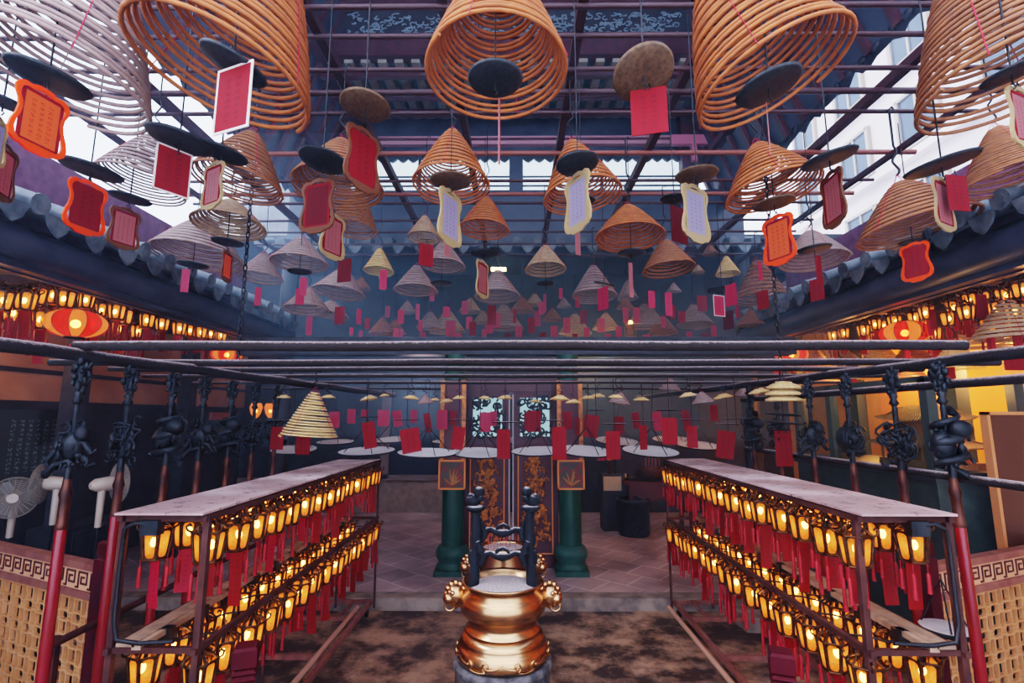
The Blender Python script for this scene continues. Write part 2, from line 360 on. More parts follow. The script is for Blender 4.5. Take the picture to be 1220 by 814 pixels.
for s, nm in ((-1, 'left'), (1, 'right')):
    mb = MB()
    mb.tube([(s * 4.45, -1, 3.93), (s * 4.45, 9.7, 3.93)], .16, 16)
    mb.bar((s * 4.52, -1, 3.82), (s * 4.52, 9.7, 3.82), .14, .2); mb.bar((s * 4.46, -1, 3.8), (s * 4.46, 9.7, 3.8), .16, .03)
    mb.bar((s * 4.6, -1, 3.74), (s * 4.6, 9.7, 3.74), .06, .07)
    struct('trim_' + ('5' if s < 0 else '6'), mb, M['bluewood'], f'soot blackened gutter and beam under the {nm} eave', 'beam')
    mb = MB().box(min(s * 5.35, s * 5.55), max(s * 5.35, s * 5.55), -1, 9.7, 4.2, 5.35)
    struct('wall_upper_' + nm, mb, M['purple'], f'purple parapet wall above the {nm} eave', 'wall')
    for k, y in enumerate((9.75,)):
        struct('column_' + nm, MB().lathe([(.16, 0), (.16, 5.7)], 16, (s * 4.5, y, .1)), M['blackwood'], f'dark timber column at the far {nm} corner', 'column')
    struct('post_' + nm, MB().box(s * 3.5 - .12, s * 3.5 + .12, 9.55, 9.8, 5.5, 8.9), M['maroon'], f'maroon post of the raised roof, far {nm} corner', 'post')
# raised roof over the light well
for s, nm in ((-1, 'left'), (1, 'right')):
    mb = MB()
    e0, e1 = (s * 4.2, 6.7), (s * 3.0, 10.0)
    mb.add([(e0[0], 2.6, e0[1]), (e0[0], 10, e0[1]), (e1[0], 10, e1[1]), (e1[0], 2.6, e1[1]),
            (e0[0], 2.6, e0[1] + .12), (e0[0], 10, e0[1] + .12), (e1[0], 10, e1[1] + .12), (e1[0], 2.6, e1[1] + .12)],
           [(0, 1, 2, 3), (7, 6, 5, 4), (0, 4, 5, 1), (3, 2, 6, 7), (0, 3, 7, 4), (1, 5, 6, 2)])
    rf = struct('roof_' + nm, mb, M['bluewood'], f'dark underside of the {nm} slope of the raised roof', 'roof')
    mb = MB()
    for y in [2.7 + .45 * k for k in range(17)]: mb.bar((e0[0], y, e0[1] - .05), (e1[0], y, e1[1] - .05), .09, .1)
    for f in (.3, .65): mb.bar((e0[0] + (e1[0] - e0[0]) * f, 2.6, e0[1] + (e1[1] - e0[1]) * f - .16), (e0[0] + (e1[0] - e0[0]) * f, 10, e0[1] + (e1[1] - e0[1]) * f - .16), .16, .14)
    mb.build('rafters', M['maroon'], rf)
    # carved eave board with scalloped lower edge
    poly = [(2.6, .12)]; n = 60
    pts = [(2.6 + 7.4 * i / n, -.13 - .07 * abs(math.sin(i * PI / 2.5)) - .04 * math.sin(i * 1.7)) for i in range(n + 1)]
    mb = MB(); top = [(s * 4.2, y, 6.85) for y, z in pts]; bot = [(s * 4.2, y, 6.7 + z) for y, z in pts]
    for y, z in pts[::2]: mb.ball((s * 4.19, y, 6.66), .07, 6, 4, (.5, 1.2, .8))
    mb.add(top + bot, [(i, i + 1, n + 2 + i, n + 1 + i) for i in range(n)])
    mb.build('carved_eave_board', M['blackwood'], rf)
struct('roof_ridge', MB().box(-3.05, 3.05, 2.6, 10, 10.0, 10.15), M['blackwood'], 'dark flat ridge ceiling of the raised roof', 'roof')
# striped rafters of the far slope
mb = MB().box(-3.4, 3.4, 8.0, 9.7, 8.78, 8.85)
rb = struct('roof_far', mb, M['teal'], 'green and cream striped rafters under the far roof', 'roof')
mb = MB()
for k in range(23): mb.box(-3.3 + k * .295, -3.15 + k * .295, 8.0, 9.68, 8.55, 8.78)
mb.build('rafter_stripes', M['cream'], rb)
mb = MB()
for y, z in ((8.15, 8.5), (8.7, 8.45), (9.2, 8.42)): mb.box(-3.5, 3.5, y, y + .12, z - .09, z + .04)
mb.build('purlins', M['maroon'], rb)
# beam and fretwork frieze at the near end of that slope
struct('trim_7', MB().box(-3.3, 3.3, 7.9, 8.1, 8.62, 9.05).box(-3.1, 3.1, 7.9, 8.1, 9.62, 9.85), M['maroon'], 'maroon beams framing the carved frieze high in the roof', 'beam')
fr = struct('trim_8', MB().box(-3.2, 3.2, 8.06, 8.1, 9.05, 9.62), M['darkwood'], 'carved fretwork frieze high under the roof', 'frieze')
mb = MB()
rnd = random.Random(3)
for k in range(280):
    x = rnd.uniform(-3.0, 3.0); z = rnd.uniform(9.13, 9.54); a0 = rnd.uniform(0, 6); r0 = rnd.uniform(.05, .12)
    mb.tube([(x + r0 * (1 - t * .09) * math.cos(a0 + t * .45), 8.05, z + .55 * r0 * (1 - t * .09) * math.sin(a0 + t * .45)) for t in range(9)], .012, 4)
mb.build('carving', mat('pale_fret', (.2, .26, .3), None, .6), fr)
# far gable wall with clerestory windows
mb = MB().box(-4, 4, 9.7, 9.85, 7.75, 8.8).box(-4.6, 4.6, 9.7, 9.85, 5.6, 6.98)
for x in (-4, -.12, 3.45): mb.box(x, x + .28, 9.7, 9.85, 6.98, 7.75)
struct('wall_gable', mb, M['bluewood'], 'dark gable wall around the clerestory windows', 'wall')
struct('trim_9', MB().box(-4, 4, 9.58, 9.7, 7.92, 8.0).box(-4, 4, 9.58, 9.7, 8.06, 8.1), mat('pink_moulding', (.4, .2, .24), None, .6), 'pale pink moulding above the clerestory', 'moulding')
wm = mat('clerestory_glow_glass', (.6, .72, .82), (.85, .95, 1), .4, scale=5, detail=8)
wm.node_tree.nodes['Principled BSDF'].inputs['Emission Color'].default_value = (.62, .8, .95, 1); wm.node_tree.nodes['Principled BSDF'].inputs['Emission Strength'].default_value = 1.1  # glow of the sky behind is put into the glass as emission
for k, (x0, x1) in enumerate(((-3.72, -2.0), (-1.94, -.12), (.16, 1.75), (1.81, 3.45))):
    o = struct(f'window_{k+1}', MB().box(x0, x1, 9.78, 9.8, 6.98, 7.75), wm, f'frosted clerestory window with scalloped valance, {nth(k)} from left', 'window')
    mb = MB(); n = int((x1 - x0) / .2)
    for i in range(n):
        a = x0 + (x1 - x0) * i / n; w = (x1 - x0) / n
        mb.prism([(a, 7.76), (a, 7.68), (a + w * .25, 7.63), (a + w * .5, 7.6), (a + w * .75, 7.63), (a + w, 7.68), (a + w, 7.76)], 9.7, 9.76)
    mb.build('valance', M['blackwood'], o)
    MB().box(x0, x1, 9.74, 9.77, 7.08, 7.11).box(x0, x1, 9.74, 9.77, 7.28, 7.31).box(x0 - .03, x0, 9.72, 9.8, 6.98, 7.75).box(x1, x1 + .03, 9.72, 9.8, 6.98, 7.75).build('glazing_bars', M['bluewood'], o)
struct('sconce_bracket_beam', MB().box(3.1, 4.3, 9.3, 9.4, 7.75, 7.95).box(3.5, 3.6, 9.3, 9.4, 7.4, 7.75), mat('rose_bracket', (.42, .13, .2), None, .6), 'rose painted timber bracket, far right under the roof', 'bracket')

# steel grid that carries the coils
RZ = 5.5
for k, x in enumerate((-3.55, -1.62, -.55, .52, 1.58, 3.55)):
    o = MB().bar((x, 1.9, RZ + .05), (x, 9.7, RZ + .05), .075, .09).build('ceiling_rail', M['beam'])
    tag(o, f'maroon steel rail running away under the roof, {nth(k)} from left', 'rail', 'long rails of the coil grid')
for s, nm in ((-1, 'left'), (1, 'right')):
    o = MB().bar((s * 4.35, 1.9, RZ - .1), (s * 4.35, 9.7, RZ - .1), .05, .06).build('ceiling_rail', M['beam'])
    tag(o, f'thin outer steel rail near the {nm} parapet under the roof', 'rail', 'long rails of the coil grid')
for k, y in enumerate((3.4, 3.7, 4.1, 4.42, 4.75, 5.55, 6.25, 6.65, 6.95, 7.6, 8.1, 8.7, 9.3)):
    r = .03 if k in (3, 5, 7) else .022
    o = MB().tube([(-4.7, y, RZ - .02), (4.7, y, RZ - .02)], r, 8).build('ceiling_rod', mat('rod_painted_orange_light', (.2, .06, .04), None, .5) if k in (5, 7) else M['beam'])  # orange light on two of the rods is painted into their colour
    tag(o, f'thin cross rod of the coil grid under the roof, {nth(k)} from the camera', 'rod', 'cross rods of the coil grid')

# ------------------------------------------------------------------ outside
b = thing('apartment_building', 'pale rendered building with windows seen past the roof at upper right', 'building', (17, 13, 0))
MB().box(-4, 5, -9, 9, 0, 30).build('facade', M['bldg'], b)
mb = MB()
for z in range(2, 30, 3): mb.box(-4.3, -4, -9, 9, z - .35, z - .1)
mb.build('ledge', M['bldg'], b)
wmesh = MB().box(-.05, .05, -.8, .8, -.9, .9).mesh('window', M['bldgglass'])
fmesh = MB().box(-.12, .02, -.85, -.7, -.95, .95).box(-.12, .02, .7, .85, -.95, .95).box(-.12, .02, -.8, .8, .85, .95).box(-.12, .02, -.8, .8, -.95, -.85).box(-.1, .02, -.04, .04, -.9, .9).mesh('window_frame', M['white'])
for z in range(9, 28, 3):
    for y in range(-7, 9, 3):
        w = ob('window', wmesh, b, (-4.02, y, z)); ob('window_frame', fmesh, w)
nb = MB().add([(6.3, 3, 5.4), (6.3, 13, 5.4), (9.5, 13, 7.2), (9.5, 3, 7.2)], [(0, 1, 2, 3)])
for k in range(34): nb.tube([(6.3, 3 + .3 * k, 5.44), (9.5, 3 + .3 * k, 7.24)], .07, 6)
tag(nb.build('neighbouring_roof', mat('weathered_pale_tile', (.4, .42, .44), (.6, .6, .6), .8, scale=6)), 'pale weathered tiled roof beyond the right parapet', 'roof')
nb = MB().box(-7.5, -4.3, 13.1, 16, 0, 9.4)
tag(nb.build('grey_brick_gable', brick_mat('grey_brick', (.3, .32, .36), (.24, .26, .3), (.4, .4, .42), 3, 0, .8)), 'grey brick neighbouring house wall beyond the left parapet', 'building')

# ================================================================== LOW ROD FRAME
RODS = [(412, 90, 1150, .034), (432, 60, 1190, .03), (440, 130, 1100, .024), (448, 170, 1060, .022), (456, 230, 1000, .02), (463, 300, 930, .02)]
RODZ = 2.86
rod_y = []
for k, (v, u0, u1, r) in enumerate(RODS):
    p = PZ(614, v, RODZ); rod_y.append(p.y)
    x0 = PY(u0, v, p.y).x; x1 = PY(u1, v, p.y).x
    x0, x1 = min(x0, -2.6), max(x1, 2.9)
    o = MB().tube([(x0 + (x1 - x0) * t / 12, p.y, RODZ + .004 * math.sin(t * 1.3 + k)) for t in range(13)], r, 10).build('hanging_rod', M['rod'])
    tag(o, f'ash furred iron rod slung across the courtyard, {nth(k)} from the camera', 'rod', 'rods slung across the courtyard')
for lab, a, b_ in (('left', PZ(-40, 406, RODZ - .06), PZ(470, 471, RODZ - .06)), ('right', PZ(1260, 415, RODZ - .06), PZ(760, 474, RODZ - .06))):
    o = MB().tube([a.lerp(b_, t / 16) + Vector((0, 0, .006 * math.sin(t * 2))) for t in range(17)], .042, 10).build('hanging_rod', M['rod'])
    tag(o, f'thick ash coated side rod running away on the {lab}, under the cross rods', 'rod', 'rods slung across the courtyard')
def chain(u, v0, v1, Y, label):
    a, b = PY(u, v0, Y), PY(u, v1, Y); L = (a - b).length; n = int(L / .045)
    mb = MB()
    for i in range(n):
        c = a.lerp(b, (i + .5) / n); q = []
        for t in range(8):
            w = .013 * math.cos(2 * PI * t / 8); h = .028 * math.sin(2 * PI * t / 8)
            q.append(c + (Vector((w, 0, h)) if i % 2 else Vector((0, w, h))))
        mb.tube(q, .0055, 4, closed=True)
    tag(mb.build('chain', M['iron']), label, 'chain')
YC = rod_y[1]
for u, lab in ((283, 'left'), (930, 'right')):
    p = PY(u, 433, YC); top = Vector((p.x, YC, RZ))
    L = top.z - RODZ; mb = MB(); n = int(L / .05)
    for i in range(n):
        c = Vector((p.x, YC, RZ - (i + .5) * L / n)); q = []
        for t in range(8):
            w = .015 * math.cos(2 * PI * t / 8); h = .032 * math.sin(2 * PI * t / 8)
            q.append(c + (Vector((w, 0, h)) if i % 2 else Vector((0, w, h))))
        mb.tube(q, .006, 4, closed=True)
    tag(mb.build('chain', M['iron']), f'dark iron chain holding up the rods on the {lab}', 'chain')

# ================================================================== COILS, PLATES, CARDS
def coil_mesh(name, turns, tr, m, r0=.12, pw=1.0, n=5, seg=30, hr=1.5):
    pts = []; N = int(turns * seg); rr = random.Random(turns)
    for i in range(N + 1):
        s = i / N; a = 2 * PI * turns * s
        r = r0 + (1 - r0) * s ** .95
        z = 1 - s ** pw
        pts.append((r * math.cos(a) * (1 + .01 * math.sin(a * .37)), r * math.sin(a), z * hr + .012 * math.sin(a * .5)))
    return MB().tube(pts, tr, n).mesh(name, m)
COILS = {}
def get_coil(kind, col, hr):
    key = (kind, col, round(hr * 5) / 5)
    if key not in COILS:
        t, tr, r0, seg, n, pw = {'big': (24, .028, .2, 36, 6, 1.25), 'mid': (23, .025, .12, 28, 5, 1.15), 'small': (17, .03, .14, 20, 4, 1.0), 'pan': (4, .1, .3, 18, 4, .8)}[kind]
        COILS[key] = coil_mesh('spiral', t, tr, M[col], r0, pw, n, seg, key[2])
        me = MB()
        for q in range(4):
            a = PI / 2 * q + .5; pts = []
            for i in range(9):
                s = i / 8; r = (r0 + (1 - r0) * s ** .95) + tr * .8
                pts.append((r * math.cos(a), r * math.sin(a), (1 - s ** pw) * key[2] + tr * .5))
            me.tube([(0, 0, key[2] + .22)] + pts, .0075, 3)
        COILS[key + ('s',)] = me.mesh('string', M['redstring'])
    return COILS[key], COILS[key + ('s',)], key[2]
def hookwire(L, r=.006):
    """wire going up from the origin, ending in a wriggly hook"""
    pts = [(0, 0, 0)]
    k = min(.35, L * .4)
    for i in range(11):
        t = i / 10; pts.append((.035 * math.sin(t * 9) * (1 - t * .4), 0, t * k))
    pts += [(0, 0, k + .02), (0, 0, L - .03), (.03, 0, L), (.045, 0, L - .03)]
    return MB().tube(pts, r, 4)
def coil(base, R, H, kind, col, label, group, tilt=(0, 0), top=RZ, spin=None):
    me, st, hr = get_coil(kind, col, H / R)
    t = thing('incense_coil', label, 'incense coil', base, (tilt[0], tilt[1], 0), group)
    sp = random.uniform(0, 6) if spin is None else spin
    s = ob('spiral', me, t, (0, 0, 0), (0, 0, sp), R)
    ob('string', st, t, (0, 0, 0), (0, 0, sp), R)
    Hh = hr * R + R * .2
    apex = Euler((tilt[0], tilt[1], 0)).to_matrix() @ Vector((0, 0, Hh))
    L = top - base[2] - apex.z
    if L > .06:
        w = hookwire(L, max(.004, .008 * R / .35)).build('hook_wire', M['wire'], t)
        w.location = (0, 0, Hh); w.rotation_euler = Euler((tilt[0], tilt[1], 0)).to_matrix().inverted().to_euler()
    return t
plate_me = {}
def plate(c, R, label, mat_='plate', group='ash plates hung under the coils', tilt=(0, 0), wire=0):
    if mat_ not in plate_me:
        plate_me[mat_] = MB().lathe([(.001, -.05), (.5, -.06), (.93, -.03), (1, .05), (.97, .05), (.9, 0), (.5, -.02), (.001, -.015)], 28).mesh('disc', M[mat_])
    t = thing('ash_plate', label, 'ash plate', c, (tilt[0], tilt[1], 0), group)
    ob('disc', plate_me[mat_], t, sc=R)
    if wire > .03:
        mb = MB().tube([(0, 0, -.035 - R * .2), (0, 0, wire)], .005, 4); mb.tube([(0, 0, -R * .2 - .03), (.015, 0, -R * .2 - .045), (0, 0, -R * .2 - .06)], .004, 4)
        w = mb.build('wire', M['wire'], t); w.rotation_euler = Euler((tilt[0], tilt[1], 0)).to_matrix().inverted().to_euler()
    return t
# --- cards
OUT = [(.07, 1.0), (.15, .985), (.22, .955), (.33, .965), (.42, .93), (.47, .86), (.46, .78), (.40, .68), (.385, .58), (.41, .46), (.47, .34), (.5, .22), (.47, .12), (.38, .06), (.27, .045), (.16, .0), (0, -.005)]
OUTL = OUT + [(-x, z) for x, z in OUT[-2::-1]]
card_me = {}
def card_mesh(kind, col, border):
    key = (kind, col, border)
    if key in card_me: return card_me[key]
    if kind == 'plaque':
        # rim is a ring between the outline and the inset outline; window film inside; written panel
        n = len(OUTL); ins = [(x * .83, .5 + (z - .5) * .87) for x, z in OUTL]
        mb = MB()
        for d in (-.02, .02): mb.add([(x, d, z - 1) for x, z in OUTL] + [(x, d, z - 1) for x, z in ins], [(i, (i + 1) % n, n + (i + 1) % n, n + i) for i in range(n)])
        mb.add([(x, -.02, z - 1) for x, z in OUTL] + [(x, .02, z - 1) for x, z in OUTL], [(i, n + i, n + (i + 1) % n, (i + 1) % n) for i in range(n)])
        mb.add([(x, -.02, z - 1) for x, z in ins] + [(x, .02, z - 1) for x, z in ins], [(i, (i + 1) % n, n + (i + 1) % n, n + i) for i in range(n)])
        # top and bottom caps of the rim are deeper
        mb.prism([(x, z - 1) for x, z in OUTL if z < .13][::1], -.015, .015); mb.prism([(x, z - 1) for x, z in OUTL if z > .88], -.015, .015)
        rim = mb.mesh('rim', M[border])
        panel = MB().box(-.33, .33, -.008, .008, -.9, -.1).mesh('panel', M[col])
        edge = MB(); 
        for x0, x1, z0, z1 in ((-.36, -.3, -.9, -.1), (.3, .36, -.9, -.1), (-.36, .36, -.15, -.1), (-.36, .36, -.9, -.85)): edge.box(x0, x1, -.012, .012, z0, z1)
        card_me[key] = [('rim', rim), ('panel', panel), ('panel_edge', edge.mesh('panel_edge', M[border if col == 'card_pale' else 'card_red']))]
    else:
        panel = MB().box(-.47, .47, -.006, .006, -.975, -.025).mesh('panel', M[col])
        fr = MB()
        for x0, x1, z0, z1 in ((-.5, -.45, -1, 0), (.45, .5, -1, 0), (-.5, .5, -.035, 0), (-.5, .5, -1, -.965)): fr.box(x0, x1, -.01, .01, z0, z1)
        card_me[key] = [('panel', panel)] + ([('border', fr.mesh('border', M[border]))] if border else [])
    return card_me[key]
ncard = 0
def card(top, w, h, kind, col, border, label, yaw=0, group='prayer cards hung under the coils', roll=0):
    name = 'prayer_plaque' if kind == 'plaque' else 'prayer_card'
    ms = card_mesh(kind, col, border)
    if len(ms) == 1 and w < .09:
        o = ob(name, ms[0][1], None, top, (0, roll, yaw), (w, .3, h)); return tag(o, label, 'prayer card', group)
    t = thing(name, label, 'prayer card', top, (0, roll, yaw), group)
    for nm, me in ms: ob(nm, me, t, sc=(w, .3, h))
    if kind != 'strip':
        MB().tube([(0, 0, -.02), (.012, 0, 0), (0, 0, .03), (-.01, 0, .015)], .004, 4).build('clip', M['wire'], t)
    return t

ZB = 4.3
# u_base, v_base, half width, u_apex, v_apex, kind, colour, tilt(deg about x, y), description
BIG = [
 (66, 98, 96, 40, -95, 'big', 'coil_pale', (0, 10), 'big pale lavender coil glaring against the sky, far upper left'),
 (262, 92, 103, 238, -80, 'big', 'coil_orange', (0, 14), 'big orange coil at upper left, red card hanging within'),
 (592, 88, 84, 590, -70, 'big', 'coil_orange', (0, 0), 'big orange coil at top centre with black plate inside'),
 (921, 96, 90, 898, -65, 'big', 'coil_orange', (0, -20), 'big orange coil at upper right, tilted to the right'),
 (1212, 98, 98, 1235, -60, 'big', 'coil_brown', (0, -8), 'big brown coil cut by the upper right frame edge'),
 (166, 222, 48, 158, 160, 'mid', 'coil_pale', (0, 6), 'medium pale coil behind the red card, left'),
 (283, 222, 51, 272, 160, 'mid', 'coil_brown', (0, 8), 'medium brown coil under the big orange upper left coil'),
 (402, 225, 53, 405, 165, 'mid', 'coil_brown', (0, 0), 'medium brown coil half hidden behind the black plate, centre left'),
 (420, 275, 29, 420, 226, 'mid', 'coil_brown', (0, 4), 'medium brown coil just under another coil, left of centre'),
 (537, 222, 46, 538, 158, 'mid', 'coil_orange', (0, 0), 'medium orange coil below top centre, wide open rings'),
 (577, 275, 30, 577, 238, 'mid', 'coil_orange', (0, 3), 'medium coil just right of the long pale plaque, centre'),
 (694, 236, 47, 689, 170, 'mid', 'coil_orange', (0, -8), 'medium orange coil behind the pale blue plaque'),
 (750, 284, 41, 750, 243, 'mid', 'coil_orange', (0, 0), 'medium orange coil right of centre, tightly wound'),
 (797, 322, 31, 797, 289, 'mid', 'coil_brown', (0, -3), 'medium brown coil lower right of the tight orange one'),
 (921, 230, 54, 921, 167, 'mid', 'coil_orange', (0, -10), 'medium orange coil above the orange plaque, right'),
 (1092, 275, 62, 1082, 220, 'mid', 'coil_brown', (0, -8), 'medium brown coil over the right eave'),
 (1208, 215, 50, 1222, 150, 'mid', 'coil_brown', (0, -5), 'medium brown coil at the right frame edge above eave'),
 (970, 312, 38, 968, 278, 'mid', 'coil_pale', (0, 0), 'medium pale coil with red strip before the right parapet'),
 (235, 307, 50, 232, 259, 'mid', 'coil_pale', (0, 4), 'medium pale coil over the left eave'),
 (272, 270, 41, 275, 237, 'mid', 'coil_tan', (0, 0), 'medium tan coil with dark plate, above the left eave'),
 (310, 332, 26, 312, 300, 'small', 'coil_pale', (0, 3), 'small pale coil beside the left eave tiles'),
 (357, 315, 33, 355, 281, 'small', 'coil_pale', (0, 0), 'small pale coil with dark plate, left of centre'),
 (404, 350, 31, 404, 318, 'small', 'coil_pale', (0, 6), 'small pale coil behind the dark red card, left centre'),
 (505, 284, 20, 505, 257, 'small', 'coil_tan', (0, 0), 'small tan coil with red square card, centre left'),
 (528, 318, 26, 528, 290, 'small', 'coil_pale', (0, 0), 'small pale coil behind the red square card'),
 (495, 347, 26, 495, 317, 'small', 'coil_pale', (0, 0), 'small pale coil lower left of the red square card'),
 (451, 324, 18, 451, 298, 'small', 'coil_yellow', (0, 0), 'small straw coloured coil with pink strip, left centre'),
 (365, 370, 27, 370, 344, 'small', 'coil_pale', (0, 0), 'small pale coil low over the left eave end'),
 (393, 376, 22, 395, 358, 'small', 'coil_pale', (0, 5), 'small pale coil lowest over the left eave end'),
 (593, 354, 27, 592, 323, 'small', 'coil_pale', (0, 0), 'small grey coil in front of the ceiling lamp'),
 (650, 322, 25, 649, 291, 'small', 'coil_tan', (0, 0), 'small tan coil between centre and pale blue plaque'),
 (708, 354, 27, 707, 320, 'small', 'coil_pale', (0, 0), 'small pale coil with black plate and pink card'),
 (748, 356, 12, 748, 322, 'small', 'coil_pale', (0, 0), 'narrow grey coil above the far sconce'),
 (867, 327, 14, 866, 306, 'small', 'coil_yellow', (0, 0), 'narrow straw coloured coil right of centre'),
 (907, 358, 31, 908, 312, 'small', 'coil_brown', (0, 0), 'small brown coil below the orange plaque, right'),
 (828, 388, 21, 826, 362, 'small', 'coil_pale', (0, 0), 'small grey coil far right of centre, just above rod'),
]
LB = []
for (u, v, hw, ua, va, kind, col, tl, desc) in BIG:
    r = ray(u, v); D = (ZB - CAM.z) / r.z; R = hw * D / F
    R2 = max(.17, min(.5, R)); R2 = {27: .33, 28: .33, 18: .5}.get(len(LB), R2); D = R2 * F / hw
    p = PD(u, v, D); ap = PY(u, va, p.y); H = max(.7 * R2, min(1.75 * R2, ap.z - p.z))
    coil(p, R2, H, kind, col, desc.replace(' coil', ' incense coil', 1), 'upper incense coils', (rad(tl[0] - 5), rad(tl[1])))
    LB.append((p, R2, H))

# far hazy cluster just above the front rod
FAR = [(470, 398, 14), (512, 392, 17), (533, 396, 22), (455, 398, 16), (485, 373, 12), (600, 392, 24), (622, 372, 15), (637, 364, 12), (672, 366, 9), (658, 382, 12), (685, 398, 20), (722, 392, 16), (770, 390, 24), (745, 368, 11), (790, 398, 18), (803, 348, 9), (832, 325, 8), (846, 303, 10), (895, 388, 16), (560, 372, 14), (575, 385, 12), (430, 345, 12)]
for k, (u, v, hw) in enumerate(sorted(FAR)):
    Y = 8.7 if (v < 362 or u > 880) else 9.95 + (k * 37 % 9) * .2
    p = PY(u, v, Y); D = p.y / 1.0; R = hw * D / F
    coil(p, R, R * 1.25, 'small', random.choice(['coil_pale', 'coil_pale', 'coil_tan', 'coil_brown']), f'tiny hazy incense coil in far cluster above front rod, {nth(k)} from left', 'far cluster of small coils', top=min(RZ, p.z + R * 1.25 + 1.2))

# plates: u, v, half width, material, description, tilt
PLATES = [
 (58, 94, 42, 'plate', 'dark plate above the orange plaque, far left', (0, 12)),
 (4, 122, 24, 'plate', 'dark plate cut by the left frame edge', (0, 10)),
 (108, 203, 33, 'plate', 'dark smoky plate above the red plaque, left', (0, 10)),
 (155, 237, 22, 'plate', 'dark plate above the small rose plaque, left', (0, 8)),
 (214, 168, 36, 'plate', 'dark plate above the square red card, left', (0, 10)),
 (264, 183, 29, 'plate', 'dark plate above the narrow cream plaque, left', (0, 12)),
 (278, 78, 39, 'plate', 'black plate inside the big orange upper left coil', (-.0, 22)),
 (435, 127, 30, 'plate_brown', 'brown plate above the red plaque, left of centre', (-7, 4)),
 (385, 192, 29, 'plate', 'black plate in front of the brown coil, left of centre', (-6, 8)),
 (590, 95, 33, 'plate', 'black plate inside the big top centre coil', (-4, 0)),
 (537, 216, 25, 'plate_brown', 'brown plate inside the wide open centre coil', (0, 0)),
 (767, 88, 37, 'plate_brown', 'brown plate tilted above the bright red card, right of centre', (-24, -8)),
 (688, 196, 26, 'plate', 'black plate above the pale blue plaque', (-6, -6)),
 (693, 240, 16, 'plate', 'small black plate low inside the coil behind pale blue plaque', (0, 0)),
 (830, 209, 25, 'plate_brown', 'brown plate above the lavender plaque, right of centre', (0, -2)),
 (803, 237, 16, 'plate', 'black plate above the red card behind the lavender plaque', (0, 0)),
 (916, 104, 38, 'plate', 'black plate inside the big orange upper right coil', (-3, -14)),
 (922, 243, 24, 'plate_brown', 'brown plate above the orange plaque, right', (0, -6)),
 (988, 190, 31, 'plate', 'black plate above the narrow rose plaque, right', (2, -12)),
 (1122, 197, 38, 'plate', 'black plate above two cards, right', (2, -12)),
 (1205, 88, 30, 'plate', 'black plate inside the coil at the right edge', (0, -14)),
 (970, 297, 19, 'plate', 'black plate in front of the pale coil, right', (0, -4)),
 (271, 289, 18, 'plate', 'dark plate under the tan coil, above left eave', (0, 4)),
 (230, 316, 17, 'plate', 'dark plate in the pale coil over the left eave', (0, 4)),
 (357, 324, 14, 'plate', 'dark plate in the small pale coil, left', (0, 0)),
 (577, 302, 17, 'plate', 'dark plate above the narrow cream plaque, centre', (0, 0)),
 (720, 339, 13, 'plate', 'black plate tilted in front of the small pale coil', (10, 14)),
 (752, 302, 16, 'plate', 'black plate inside the tight orange coil', (0, 0)),
 (526, 338, 13, 'plate', 'dark plate below the small pale coil, centre', (0, 0)),
 (508, 288, 10, 'plate', 'dark plate under the small tan coil', (0, 0)),
 (310, 337, 9, 'plate', 'dark plate under the small coil by left eave tiles', (0, 0)),
 (1087, 288, 14, 'plate', 'dark plate above the bright orange plaque over the eave', (0, -5)),
 (860, 346, 17, 'plate', 'dark plate above the twin pink cards, right', (0, 0)),
 (650, 338, 11, 'plate', 'dark plate under the small tan coil near centre', (0, 0)),
 (385, 372, 10, 'plate', 'dark plate low above left eave end', (0, 0)),
]
def depth_for(v):   # plates/cards hang a little under the coils
    r = ray(614, v); return min(9.0, (4.15 - CAM.z) / max(r.z, .05))
for (u, v, hw, m_, desc, tl) in PLATES:
    D = min(depth_for(v), .2 * F / hw); D = max(D, .12 * F / hw)
    p = PD(u, v, D)
    plate(p, hw * D / F, desc, m_, tilt=(rad(tl[0]), rad(tl[1])), wire=max(.1, RZ - p.z - .02))

